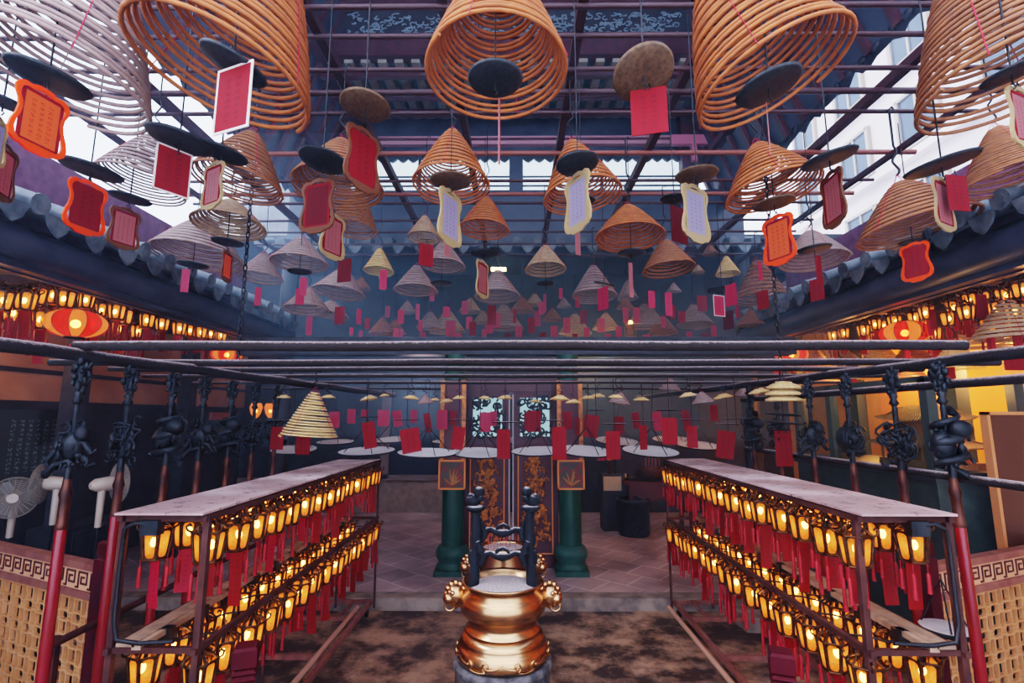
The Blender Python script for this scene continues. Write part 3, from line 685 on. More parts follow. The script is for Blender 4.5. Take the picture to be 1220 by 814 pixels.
# cards: u, v_top, w px, h px, kind, panel, border, yaw deg, depth-scale, description
CARDS = [
 (281, 78, 42, 80, 'card', 'card_red', 'border_white', -48, 'red card with white edge inside the big orange upper left coil'),
 (209, 177, 43, 54, 'card', 'card_red', 'border_white', 12, 'square red card with white edge, left'),
 (54, 106, 68, 78, 'plaque', 'card_orange', 'border_orange', 10, 'glowing orange plaque under dark plate, far left'),
 (107, 216, 50, 62, 'plaque', 'card_red', 'border_orange', 10, 'red panelled orange plaque, left over the eave'),
 (151, 248, 40, 48, 'plaque', 'card_rose', 'border_brown', 8, 'small rose plaque with brown rim, left over the eave'),
 (8, 172, 34, 66, 'plaque', 'card_rose', 'border_brown', 14, 'rose plaque cut by the left frame edge, lower'),
 (-2, 138, 30, 58, 'plaque', 'card_pale', 'border_cream', 20, 'pale plaque cut by the left frame edge, upper'),
 (256, 193, 26, 56, 'plaque', 'card_rose', 'border_cream', -36, 'narrow cream plaque with rose panel, left'),
 (434, 153, 42, 74, 'plaque', 'card_red', 'border_brown', 30, 'tall red plaque with brown rim, left of centre'),
 (380, 213, 42, 64, 'plaque', 'card_dark', 'border_brown', -14, 'dark red plaque with brown rim, left of centre'),
 (398, 254, 30, 54, 'plaque', 'card_rose', 'border_cream', 28, 'rose plaque with cream rim behind the dark red plaque'),
 (537, 226, 28, 66, 'plaque', 'card_pale', 'border_cream', 35, 'long lavender plaque with cream rim, centre'),
 (687, 206, 31, 70, 'plaque', 'card_pale', 'border_cream', -22, 'pale blue plaque with yellow rim, right of centre'),
 (772, 104, 46, 58, 'card', 'card_red', None, 30, 'bright red card under the brown tilted plate'),
 (827, 220, 33, 68, 'plaque', 'card_pale', 'border_cream', 22, 'lavender written plaque with cream rim, right of centre'),
 (808, 246, 20, 44, 'card', 'card_dark', None, 40, 'dark red card behind the lavender written plaque'),
 (925, 256, 39, 58, 'plaque', 'card_orange', 'border_orange', -8, 'glowing orange plaque under the coil, right'),
 (989, 204, 28, 66, 'plaque', 'card_rose', 'border_brown', -40, 'narrow rose plaque with brown rim, right'),
 (1088, 289, 38, 45, 'plaque', 'card_red', 'border_orange', -6, 'bright orange red plaque over the right eave'),
 (1120, 211, 24, 64, 'plaque', 'card_rose', 'border_cream', 52, 'narrow pink plaque beside a red card, right'),
 (1138, 208, 26, 44, 'card', 'card_red', None, 30, 'red card beside the narrow pink plaque, right'),
 (1213, 104, 34, 76, 'plaque', 'card_rose', 'border_cream', 30, 'pink plaque with cream rim at the right frame edge'),
 (508, 290, 18, 27, 'card', 'card_red', None, 4, 'small square red card under the small tan coil'),
 (411, 308, 17, 28, 'card', 'card_dark', None, -22, 'small dark red card, left of centre'),
 (575, 310, 15, 44, 'plaque', 'card_rose', 'border_cream', 34, 'small narrow cream plaque, centre'),
 (457, 321, 9, 24, 'strip', 'card_pink', None, 10, 'pink strip under the straw coloured coil'),
 (272, 299, 13, 36, 'plaque', 'card_orange', 'border_brown', 30, 'small tan plaque over the left eave'),
 (222, 320, 9, 28, 'strip', 'card_pink', None, 20, 'pink strip under the pale coil, over the left eave'),
 (308, 342, 7, 22, 'strip', 'card_pink', None, 20, 'pink strip by the left eave tiles'),
 (362, 330, 8, 22, 'strip', 'card_pink', None, 20, 'pink strip under the small pale coil, left'),
 (358, 343, 12, 20, 'strip', 'card_pink', None, -10, 'short pink card under the small pale coil, left'),
 (369, 377, 7, 22, 'strip', 'card_pink', None, 10, 'pink strip low over the left eave end'),
 (405, 365, 13, 21, 'strip', 'card_red', None, -10, 'plum card under the coil behind the dark red card'),
 (428, 368, 6, 18, 'strip', 'card_pink', None, 30, 'thin pink strip, left of centre above the rods'),
 (718, 342, 13, 27, 'card', 'card_pink', None, -10, 'pink card under the tilted black plate'),
 (776, 346, 9, 21, 'strip', 'card_pink', None, 10, 'pink strip left of a mauve strip, right of centre'),
 (796, 348, 9, 28, 'strip', 'card_pink', None, 5, 'mauve pink strip under brown coil, right of centre'),
 (856, 352, 13, 24, 'card', 'card_pink', 'border_white', 6, 'pink card with pale edge, right of centre'),
 (870, 338, 14, 26, 'card', 'card_pink', None, -4, 'bright pink card beside the pale edged card'),
 (867, 370, 13, 22, 'card', 'card_dark', None, 0, 'dark red card below the twin pink cards'),
 (908, 346, 14, 22, 'card', 'card_red', None, 0, 'small red card on the small brown coil, right'),
 (974, 304, 13, 34, 'strip', 'card_red', None, 30, 'tall red strip before the right parapet'),
 (972, 332, 18, 26, 'card', 'card_red', None, 0, 'red card below the tall strip, right eave'),
 (905, 312, 10, 22, 'strip', 'card_pink', None, 40, 'pink slanted strip under the orange plaque'),
 (595, 116, 5, 82, 'strip', 'card_rose', None, 70, 'thin wooden tally hanging from the top centre plate'),
 (913, 122, 7, 66, 'strip', 'card_rose', None, 60, 'thin wooden tally hanging from the upper right plate'),
 (688, 274, 9, 30, 'strip', 'card_rose', None, 40, 'tan strip hanging below the pale blue plaque'),
 (533, 288, 9, 18, 'strip', 'card_rose', None, 40, 'tan strip hanging below the long lavender plaque'),
 (751, 312, 6, 42, 'strip', 'card_rose', None, 30, 'tan strip hanging below the tight orange coil'),
]
for (u, v, w, h, kind, pc, bc, yaw, desc) in CARDS:
    D = depth_for(v - 10)
    D = min(D, .27 * F / w) if kind != 'strip' else D
    D = max(2.2, D)
    p = PD(u, v, D); Hh = h * D / F * 1.06; T = (u - 614) / F
    if kind == 'strip': W = w * D / F; y = rad(yaw)
    else:
        f = (w / h) / (.8 if kind == 'plaque' else .72); Rr = math.hypot(1, T); ph = math.atan(T)
        if f < Rr: y = (1 if yaw > 0 else -1) * math.acos(f / Rr) - ph; W = w * D / F / f
        else: y = -ph; W = w * D / F / Rr
    card(p, W, Hh, kind, pc, bc, desc.replace('plaque', 'prayer plaque', 1) if 'plaque' in desc else desc.replace('card', 'prayer card', 1), y)

FC = [(478, 378, 8, 18), (472, 398, 8, 14), (498, 372, 5, 20), (501, 388, 5, 14), (504, 400, 8, 10), (532, 372, 9, 14), (537, 392, 13, 20), (554, 367, 9, 18), (559, 385, 9, 16), (563, 392, 9, 18), (577, 400, 7, 16), (586, 376, 11, 26), (592, 382, 9, 20), (583, 392, 10, 12), (613, 377, 4, 18), (618, 396, 9, 16), (633, 388, 9, 20), (640, 380, 9, 20), (645, 368, 8, 16), (649, 362, 4, 24), (660, 396, 9, 16), (647, 401, 8, 10), (675, 388, 9, 20), (695, 378, 9, 18), (699, 398, 8, 16), (716, 388, 10, 18), (737, 396, 8, 14), (724, 402, 8, 8), (745, 376, 9, 20), (758, 376, 9, 20), (801, 372, 8, 18), (836, 362, 12, 20), (878, 372, 7, 16), (821, 401, 7, 12), (840, 401, 10, 10), (438, 386, 8, 14), (430, 398, 5, 8), (419, 395, 6, 10), (478, 398, 6, 12), (546, 402, 8, 10), (605, 402, 7, 10), (685, 402, 7, 9), (770, 403, 9, 9), (790, 384, 7, 14), (812, 378, 8, 15), (462, 372, 7, 15), (515, 352, 6, 16), (688, 360, 7, 15), (668, 350, 5, 14), (850, 395, 8, 14)]
for k, (u, v, w, h) in enumerate(sorted(FC)):
    Y = 8.2 + (k * 29 % 11) * .22
    p = PY(u, v - h / 2, Y); D = Y
    card(p, w * D / F, h * D / F, 'strip', random.choice(['card_pink', 'card_pink', 'card_red']), None, f'small pink red prayer card in the far haze above front rod, {nth(k)} from left', rad(random.uniform(-25, 25)), 'far prayer cards')
    MB_L = min(1.3, RZ - p.z)

# ------------------------------------------------------------------ lower row under the rods
def tripod_plate(p, R, H, label):
    t = thing('ash_plate', label, 'ash plate', p, (rad(random.uniform(4, 9)), rad(random.uniform(-3, 3)), 0), 'large ash plates under the rods')
    if 'ashplate' not in plate_me:
        plate_me['ashplate'] = MB().lathe([(.001, -.04), (.6, -.045), (.95, -.03), (1, .03), (.97, .035), (.93, 0), (.5, -.012), (.001, -.01)], 32).mesh('disc', M['ashplate'])
    ob('disc', plate_me['ashplate'], t, sc=R)
    for k in range(4):
        a = k * PI / 2 + .5
        MB().tube([(0, 0, H), (.8 * R * math.cos(a), .8 * R * math.sin(a), .01)], .006, 4).build('stay', M['wire'], t)
    MB().tube([(0, 0, H - .01), (0, 0, RODZ - p.z)], .005, 4).build('wire', M['wire'], t)
    return t
LOW = [(437, 538, 33, 'left-hand end'), (509, 540, 35, ''), (571, 540, 34, ''), (642, 538, 33, ''), (697, 538, 33, ''), (775, 538, 33, ''), (350, 536, 26, ''), (832, 531, 26, '')]
YL = [rod_y[3], rod_y[4], rod_y[4], rod_y[3], rod_y[4], rod_y[4], rod_y[4], rod_y[5]]
ordl = sorted(range(len(LOW)), key=lambda i: LOW[i][0])
for rank, i in enumerate(ordl):
    u, v, hw, _ = LOW[i]; R = .36; D = R * F / hw
    p = PD(u, v, D)
    tripod_plate(p, R, .32, f'large ash covered plate on wire stays under the rods, front row, {nth(rank)} from left')
BACKP = [(470, 524, 26), (540, 526, 25), (610, 525, 26), (665, 527, 25), (735, 526, 26), (800, 524, 22), (400, 527, 22)]
for rank, (u, v, hw) in enumerate(sorted(BACKP)):
    D = .36 * F / hw; tripod_plate(PD(u, v, D), .36, .34, f'large ash plate under the rods, back row, {nth(rank)} from left')
SMALLP = [(437, 497, 14), (485, 500, 15), (547, 500, 13), (602, 503, 16), (658, 501, 14), (710, 489, 11), (732, 505, 14), (766, 502, 15), (797, 489, 16), (824, 500, 15), (867, 505, 14), (877, 499, 15), (331, 501, 14)]
for rank, (u, v, hw) in enumerate(sorted(SMALLP)):
    D = 5.6 + (rank % 3) * .5; p = PD(u, v, D)
    plate(p, hw * D / F, f'small ash plate above a red card under the rods, {nth(rank)} from left', 'ashplate', 'small ash plates under the rods', wire=RODZ - p.z)
LC = [(438, 502, 17, 33, 'card_red'), (487, 510, 24, 30, 'card_red'), (548, 508, 15, 28, 'card_red'), (600, 511, 17, 36, 'card_red'), (666, 508, 18, 40, 'card_red'), (730, 513, 19, 35, 'card_red'), (766, 506, 10, 30, 'card_red'), (797, 497, 19, 33, 'card_red'), (824, 507, 13, 27, 'card_red'), (866, 513, 21, 34, 'card_red'), (331, 508, 18, 28, 'card_red'), (362, 515, 18, 27, 'card_red'), (932, 512, 21, 44, 'card_red'),
      (399, 490, 13, 20, 'card_pink'), (419, 487, 10, 18, 'card_pink'), (435, 488, 9, 10, 'card_pink'), (457, 488, 14, 20, 'card_pink'), (472, 489, 11, 20, 'card_pink'), (493, 488, 8, 16, 'card_pink'), (508, 492, 9, 24, 'card_red'), (527, 488, 14, 24, 'card_pink'), (540, 489, 8, 18, 'card_red'), (578, 491, 14, 24, 'card_pink'), (588, 490, 8, 18, 'card_pink'), (636, 489, 18, 26, 'card_red'), (628, 491, 8, 22, 'card_red'), (676, 490, 12, 22, 'card_red'), (706, 494, 18, 28, 'card_red'), (737, 496, 14, 22, 'card_red'), (756, 491, 10, 20, 'card_red'), (781, 490, 13, 24, 'card_pink'), (815, 488, 10, 26, 'card_red'), (850, 482, 9, 20, 'card_red'), (716, 535, 10, 14, 'card_pink'), (690, 497, 12, 22, 'card_red')]
LC = sorted(LC)
for front in (True, False):
    rows = [c for c in LC if (c[3] >= 27 and c[1] > 495) == front]
    for k, (u, v, w, h, c_) in enumerate(rows):
        D = (5.3 if front else 7.0) + (k % 3) * .25; p = PD(u, v, D)
        lab = f'red written prayer card hanging under the rods, front row, {nth(k)} from left' if front else f'small prayer card hanging under the rods, back row, {nth(k)} from left'
        card(p, w * D / F, h * D / F, 'card' if front else 'strip', c_, None, lab, rad(random.uniform(-18, 18)), 'prayer cards under the rods', roll=rad(random.choice([0, 0, 0, 8, -10])))
PAN = [(338, 474, 8), (391, 474, 8), (440, 476, 10), (458, 472, 6), (490, 475, 9), (507, 481, 10), (518, 477, 6), (532, 479, 8), (547, 475, 8), (578, 475, 7), (602, 475, 9), (638, 479, 7), (667, 476, 11), (683, 480, 9), (700, 475, 8), (712, 473, 9), (738, 481, 13), (734, 474, 9), (764, 477, 9), (798, 465, 13), (820, 472, 10), (838, 480, 13), (862, 474, 11), (885, 472, 10), (905, 468, 12)]
for k, (u, v, hw) in enumerate(sorted(PAN)):
    D = 5.7 + (k % 4) * .45; p = PD(u, v, D); tall = hw in (10, 13) and k % 2
    coil(p, hw * D / F, hw * D / F * (1.0 if tall else .45), 'small' if tall else 'pan', 'coil_pale' if tall else 'coil_yellow', f'little burnt down incense coil under the rods, {nth(k)} from left', 'burnt down coils under the rods', (0, rad(random.uniform(-9, 9))), top=RODZ)
p = PD(368, 521, 4.9)
coil(p, 33 * 4.9 / F, .43, 'small', 'coil_yellow', 'straw coloured cone incense coil hanging low above the left lantern rack', 'low coils', (0, rad(4)), top=RODZ)
# double white plate stack at right
for k, (v, hw) in enumerate(((494, 20), (504, 22))):
    p = PD(933, v, 4.9); plate(p, hw * 4.9 / F, ('upper' if k == 0 else 'lower') + ' of two pale ash plates stacked above a red card, right', 'ashplate', 'small ash plates under the rods', (0, rad(6)), wire=RODZ - p.z)
for k, v in enumerate((463, 470, 477)):
    p = PD(933, v, 4.95); coil(p, .16, .05, 'pan', 'coil_yellow', f'flat straw coil ring stacked above pale plates at right, {nth(k)} from top', 'low coils', top=p.z + .1 if k else RODZ)

# ================================================================== LANTERNS
HEX = [(math.cos(PI / 3 * k + PI / 6), math.sin(PI / 3 * k + PI / 6)) for k in range(6)]
def lantern_meshes():
    R1, R2, Hh = .088, .066, .165
    panes = MB(); fr = MB()
    for k in range(6):
        a, b = HEX[k], HEX[(k + 1) % 6]
        q = []
        def pt(s, t, o=.99):      # s across, t down
            R = R1 + (R2 - R1) * t; x = (a[0] + (b[0] - a[0]) * s) * R * o; y = (a[1] + (b[1] - a[1]) * s) * R * o
            return (x, y, -Hh * t)
        outl = [(.16, .15), (.24, .08), (.37, .055), (.63, .055), (.76, .08), (.84, .15), (.84, .82), (.75, .91), (.6, .94), (.4, .94), (.25, .91), (.16, .82)]
        vs = [pt(s, t) for s, t in outl]; panes.add(vs, [tuple(range(len(vs)))])
        # bronze frame around the rounded pane
        rim = [(0, 0), (.2, 0), (.35, 0), (.65, 0), (.8, 0), (1, 0), (1, 1), (.78, 1), (.6, 1), (.4, 1), (.22, 1), (0, 1)]
        vs2 = [pt(s, t, 1) for s, t in rim]; n = len(vs)
        fr.add(vs + vs2, [(i, (i + 1) % n, n + (i + 1) % n, n + i) for i in range(n)])
        fr.tube([pt(0, -.02, 1.02), pt(0, .5, 1.02), pt(0, 1.03, 1.02)], .0075, 4)
        # crown: curled dragon arms rising to the centre
        x, y = a
        fr.tube([(x * .088, y * .088, 0), (x * .112, y * .112, .016), (x * .118, y * .118, .036), (x * .1, y * .1, .046), (x * .094, y * .094, .034)], .007, 4)
        fr.tube([(x * .088, y * .088, .004), (x * .06, y * .06, .03), (x * .03, y * .03, .042), (0, 0, .062)], .007, 4)
        fr.tube([(x * .05, y * .05, .034), (x * .056, y * .056, .056), (x * .04, y * .04, .062)], .006, 4)
        fr.tube([pt(0, 0, 1.03), pt(1, 0, 1.03)], .007, 4); fr.tube([pt(0, 1, 1.03), pt(1, 1, 1.03)], .007, 4)
    fr.ball((0, 0, .064), .018, 6, 4); fr.tube([(0, 0, .06), (0, 0, .085), (.012, 0, .098), (0, 0, .11), (-.01, 0, .1)], .005, 4)
    panes.lathe([(.001, -Hh - .004), (.05, -Hh - .002)], 6); fr.tube([(.066 * c * .9, .066 * s_ * .9, -Hh - .004) for c, s_ in HEX], .005, 4, closed=True)
    bulb = MB().ball((0, 0, -.075), .02, 7, 5, (1, 1, 1.5))
    sock = MB().tube([(0, 0, .03), (0, 0, -.05)], .012, 6)
    return panes.mesh('glass_shade', M['glow_pane']), fr.mesh('frame', M['bronze']), bulb.mesh('bulb', M['bulb']), sock.mesh('socket', M['wire'])
LM = lantern_meshes()
def tassel_mesh(L):
    mb = MB().ball((0, 0, -.01), .008, 5, 3); mb.tube([(0, 0, -.01), (0, 0, -L * .3)], .003, 4)
    mb.tube([(0, 0, -L * .3), (0, 0, -L * .36), (0, 0, -L * .7), (0, 0, -L)], [.004, .011, .011, .014], 5); return mb.mesh('tassel', M['tassel'])
TM = [tassel_mesh(l) for l in (.2, .26, .16)]
SM = [[MB().box(-.04, .04, -.002, .002, -l, 0).mesh('paper_strip', M[c]) for l in (.2, .27, .33)] for c in ('strip_red', 'strip_pink')]
rl = random.Random(11)
def lantern(loc, label, group, strip=True, sc=1, ntas=4):
    t = thing('palace_lantern', label, 'lantern', loc, (0, 0, rl.uniform(-.35, .35)), group)
    t.scale = (sc,) * 3
    ob('glass_shade', LM[0], t); ob('frame', LM[1], t); b = ob('bulb', LM[2], t, rot=(rl.uniform(-.25, .25), rl.uniform(-.25, .25), 0)); ob('socket', LM[3], b)
    off = rl.choice((0, 1))
    for k in range(ntas):
        x, y = HEX[(k * (6 // ntas if ntas < 6 else 1) + off) % 6]
        ob('tassel', rl.choice(TM), t, (x * .072, y * .072, -.165))
    if strip:
        ob('paper_strip', rl.choice(rl.choices(SM, (4, 1))[0]), t, (rl.uniform(-.02, .02), rl.uniform(-.02, .02), -.168), (rl.uniform(-.05, .05), rl.uniform(-.06, .06), rl.uniform(-.6, .6)))
    return t

# ------------------------------------------------------------------ lantern racks
Y0, Y1, ZT, ZM = 2.9, 6.58, 1.87, 1.15
def rack(s, xi, xo, nm):
    t = thing('lantern_rack', f'two tier lantern rack with ash dusted roof sheet on the {nm}', 'lantern rack', ((xi + xo) / 2, (Y0 + Y1) / 2, 0))
    ox, oy = (xi + xo) / 2, (Y0 + Y1) / 2
    wi, wo = xi - ox, xo - ox; a, b = Y0 - oy, Y1 - oy
    L = lambda v: v
    sheet = MB().box(min(wi, wo) - .01, max(wi, wo) + .01, a - .03, b + .03, ZT - .006, ZT + .006)
    sheet.build('roof_sheet', M['racktop'], t)
    for x in (wi - s * .0, wo):
        for y in (a + .04, b - .03):
            MB().bar((x, y, 0.1), (x, y, ZT - .006), .035 if y < 0 else .022, .035 if y < 0 else .022).build('post', M['rackmetal'], t)
    MB().bar((wo, 0, .1), (wo, 0, ZT - .006), .022).build('post', M['rackmetal'], t)
    fr = MB()
    for x in (wi, wo): fr.bar((x, a, ZT - .03), (x, b, ZT - .03), .03, .03)
    for y in (a + .04, 0, b - .03): fr.bar((wi, y, ZT - .03), (wo, y, ZT - .03), .03, .04)
    fr.build('top_frame', M['rackmetal'], t)
    fr = MB()
    for x in (wi, wo): fr.bar((x, a, ZM), (x, b, ZM), .03, .03)
    for y in (a + .04, b - .03): fr.bar((wi, y, ZM), (wo, y, ZM), .03, .03)
    fr.build('shelf_frame', M['rackmetal'], t)
    pk = MB().bar((wo * .62, a + .02, ZM + .03), (wo * .62, b - .25, ZM + .03), .1, .02)
    pk.bar((wo * .36, a + .02, ZM + .02), (wo * .36, b - .1, ZM + .02), .05, .03); pk.build('plank', M['plank'], t)
    for k in range(10):
        y = a + .25 + k * .33
        MB().box(wo * .3 - .03, wo * .3 + .03, y - .03, y + .03, ZM - .03, ZM + .035).tube([(wo * .3, y, ZM), (wo * .1, y + .03, ZM - .05), (wi * .3, y + .06, ZM - .03), (wi, y + .08, ZM - .02)], .006, 4).build('socket_box', M['wire'], t)
    MB().box(wo * .3 - .05, wo * .3 + .05, a - .0, a + .06, ZT - .12, ZT - .04).build('switch_box', M['iron'], t)
    MB().tube([(wo * .3 - s * .02 , a + .02, ZT - .07), (wo * .6, a, ZT - .05), (wo * .85, a, ZT - .08), (wo * .9, a + .01, ZT - .2), (wo * .9, a + .01, ZM + .15), (wo * .8, a + .01, ZM + .06), (wo * .3, a + .02, ZM + .04), (wi * .5, a + .02, ZM + .05)], .012, 6).build('cable', M['wire'], t)
    # trolley base
    bs = MB(); x0, x1 = (xi + s * .08) - ox, (xo + s * .38) - ox
    for x in (x0, x1): bs.bar((x, a - .2, .12), (x, b + .12, .12), .045)
    for y in (a - .2, -.6, .5, b - .4, b + .12): bs.bar((x0, y, .115), (x1, y, .115), .045)
    bs.bar((x0 + (x1 - x0) * .28, b - .4, .12), (x0 + (x1 - x0) * .28, b + .12, .12), .035)
    bs.build('base_frame', M['rackbase'], t)
    for x in (x0, x1):
        for y in (a - .1, b - .05):
            w = MB().tube([(x - .015, y, .045), (x + .015, y, .045)], .045, 14); w.bar((x, y, .05), (x, y, .11), .02); w.build('castor', M['iron'], t)
    return t
XL = (-1.73, -2.2); XR = (1.9, 2.4)
rack(-1, XL[0], XL[1], 'left'); rack(1, XR[0], XR[1], 'right')
for s, nm, X in ((-1, 'left', XL), (1, 'right', XR)):
    n = 14
    for tier, z in (('upper', ZT - .128), ('lower', ZM - .09)):
        for row, x in (('inner', X[0] + s * .03), ('outer', X[1] - s * .09)):
            for k in range(n):
                y = Y0 + .12 + k * (Y1 - Y0 - .2) / (n - 1) + (.06 if row == 'outer' else 0) + rl.uniform(-.02, .02)
                lantern((x + rl.uniform(-.012, .012), y, z + rl.uniform(-.012, .012)), f'lit palace lantern, {nth(k)} from the near end, {row} row, {tier} tier, {nm} rack', f'lanterns on the {nm} rack', rl.random() < .8)
    # loose bar lying on the trolley
    a = PZ(426 if s < 0 else 797, 724, .16); b = PZ(352 if s < 0 else 870, 812, .16); b = a + (b - a) * 1.15
    tag(MB().tube([a, b], .025, 8).build('loose_pole', mat('worn_pink_pole', (.42, .24, .17), None, .5)), f'bare worn pole lying on the {nm} rack base', 'pole')

# hall lanterns behind the eaves
HL = [(3, 356), (32, 357), (67, 352), (80, 356), (103, 358), (124, 371), (150, 378), (176, 383), (194, 388), (214, 393), (228, 396), (240, 398), (250, 400), (264, 402), (18, 372), (52, 380), (112, 385), (143, 393), (165, 396), (46, 352), (140, 372)]
for k, (u, v) in enumerate(sorted(HL)):
    p = PX(u, v - 8, -4.95 - .25 * (k % 2))
    lantern(p, f'lit palace lantern hanging beneath the left eave, {nth(k)} from left', 'lanterns beneath the left eave', True, 1.1)
HR = [(1215, 345), (1195, 352), (1185, 368), (1170, 356), (1155, 358), (1150, 372), (1135, 367), (1128, 380), (1118, 370), (1103, 373), (1098, 388), (1088, 380), (1065, 384), (1052, 390), (1042, 388), (1028, 395), (1016, 396), (1005, 399), (1208, 370), (1176, 388), (1140, 392), (1112, 398), (992, 402)]
for k, (u, v) in enumerate(sorted(HR)):
    p = PX(u, v - 7, 4.95 + .28 * (k % 3))
    lantern(p, f'lit palace lantern hanging beneath the right eave, {nth(k)} from left', 'lanterns beneath the right eave', True, .95)
# lantern rails the hall rows hang from
for s, nm in ((-1, 'left'), (1, 'right')):
    for j, x in enumerate((4.95, 5.22)):
        tag(MB().bar((s * x, 1, 3.88), (s * x, 9.4, 3.88), .03).build('lantern_rail', M['wire']), f'thin dark rail the {nm} eave lanterns hang from, {"outer" if j else "inner"} one', 'rail')

def round_lantern(p, R, label):
    t = thing('round_lantern', label, 'lantern', p, group='round red silk lanterns')
    n = 24; prof = []
    for i in range(13):
        th = PI * (i / 12) * .8 + PI * .1; prof.append((R * math.sin(th), R * .55 * math.cos(th)))
    A = MB(); B = MB(); rib = MB()
    for k in range(12):
        vs = []
        for j in range(4):
            a = 2 * PI * (k + j / 3) / 12
            vs += [(r * math.cos(a), r * math.sin(a), z) for r, z in prof]
        m = len(prof)
        (A if k % 2 else B).add(vs, [(j * m + i, j * m + i + 1, (j + 1) * m + i + 1, (j + 1) * m + i) for j in range(3) for i in range(m - 1)], True)
        a = 2 * PI * k / 12; rib.tube([(r * 1.01 * math.cos(a), r * 1.01 * math.sin(a), z) for r, z in prof], R * .012, 4)
    A.build('red_gore', M['lantern_red'], t); B.build('amber_gore', M['lantern_amber'], t); rib.build('rib', M['wire'], t)
    e = MB()
    for s in (1, -1): e.lathe([(R * .36, s * R * .55), (R * .36, s * R * .5), (R * .3, s * R * .5), (R * .3, s * R * .55)], 16)
    e.tube([(0, 0, R * .5), (0, 0, 3.9 - p.z)], .006, 4); e.build('end_ring', M['bronze'], t)
    MB().ball((0, 0, 0), R * .16, 8, 6).build('bulb', M['bulb'], t)
    tb = MB().tube([(0, 0, -R * .55), (0, 0, -R * .75)], .006, 4); tb.tube([(0, 0, -R * .75), (0, 0, -R * .8), (0, 0, -R * 1.2)], [.01, .03, .035], 8); tb.build('tassel', M['tassel'], t)
for u, v, hw, x, lab in ((90, 386, 32, -4.75, 'large round red and amber lantern beneath the left eave, near'), (270, 423, 17, -4.9, 'smaller round red lantern beneath the left eave, far'), (1078, 397, 26, 4.9, 'large round red lantern beneath the right eave, near'), (943, 423, 18, 4.8, 'smaller round red lantern beneath the right eave, far')):
    p = PX(u, v, x); D = p.y; round_lantern(p, hw * D / F, lab)

# coils inside the right hall
RH = [(1206, 405, 44), (1166, 412, 30), (1120, 408, 24), (1062, 406, 18), (1028, 408, 14), (1180, 432, 56), (1095, 432, 30), (1050, 434, 24), (1010, 436, 20), (975, 438, 18), (1140, 440, 30), (1003, 452, 16), (1030, 452, 18), (985, 455, 15), (960, 458, 14), (1085, 452, 20)]
for k, (u, v, hw) in enumerate(sorted(RH)):
    x = 4.9 + .4 * (k % 3); p = PX(u, v, x); D = p.y; R = hw * D / F * .9
    R = min(R, .45, (3.8 - p.z) / 1.5)
    coil(p, R, R * 1.1, 'small', random.choice(['coil_tan', 'coil_yellow', 'coil_brown']), f'straw incense coil hanging inside the right hall, {nth(k)} from left', 'coils inside the right hall', top=min(3.95, p.z + R * 1.1 + .9))
for k, (u, v, w, h) in enumerate(sorted([(1013, 445, 13, 22), (1131, 432, 14, 20), (1207, 420, 30, 22), (990, 470, 9, 18), (926, 440, 10, 30), (1168, 350, 18, 32), (1110, 368, 10, 26)])):
    p = PX(u, v, 4.8); D = p.y
    card(p, w * D / F, h * D / F, 'card', 'card_red', None, f'red prayer card hanging inside the right hall, {nth(k)} from left', rad(random.uniform(-15, 15)), 'cards inside the right hall')

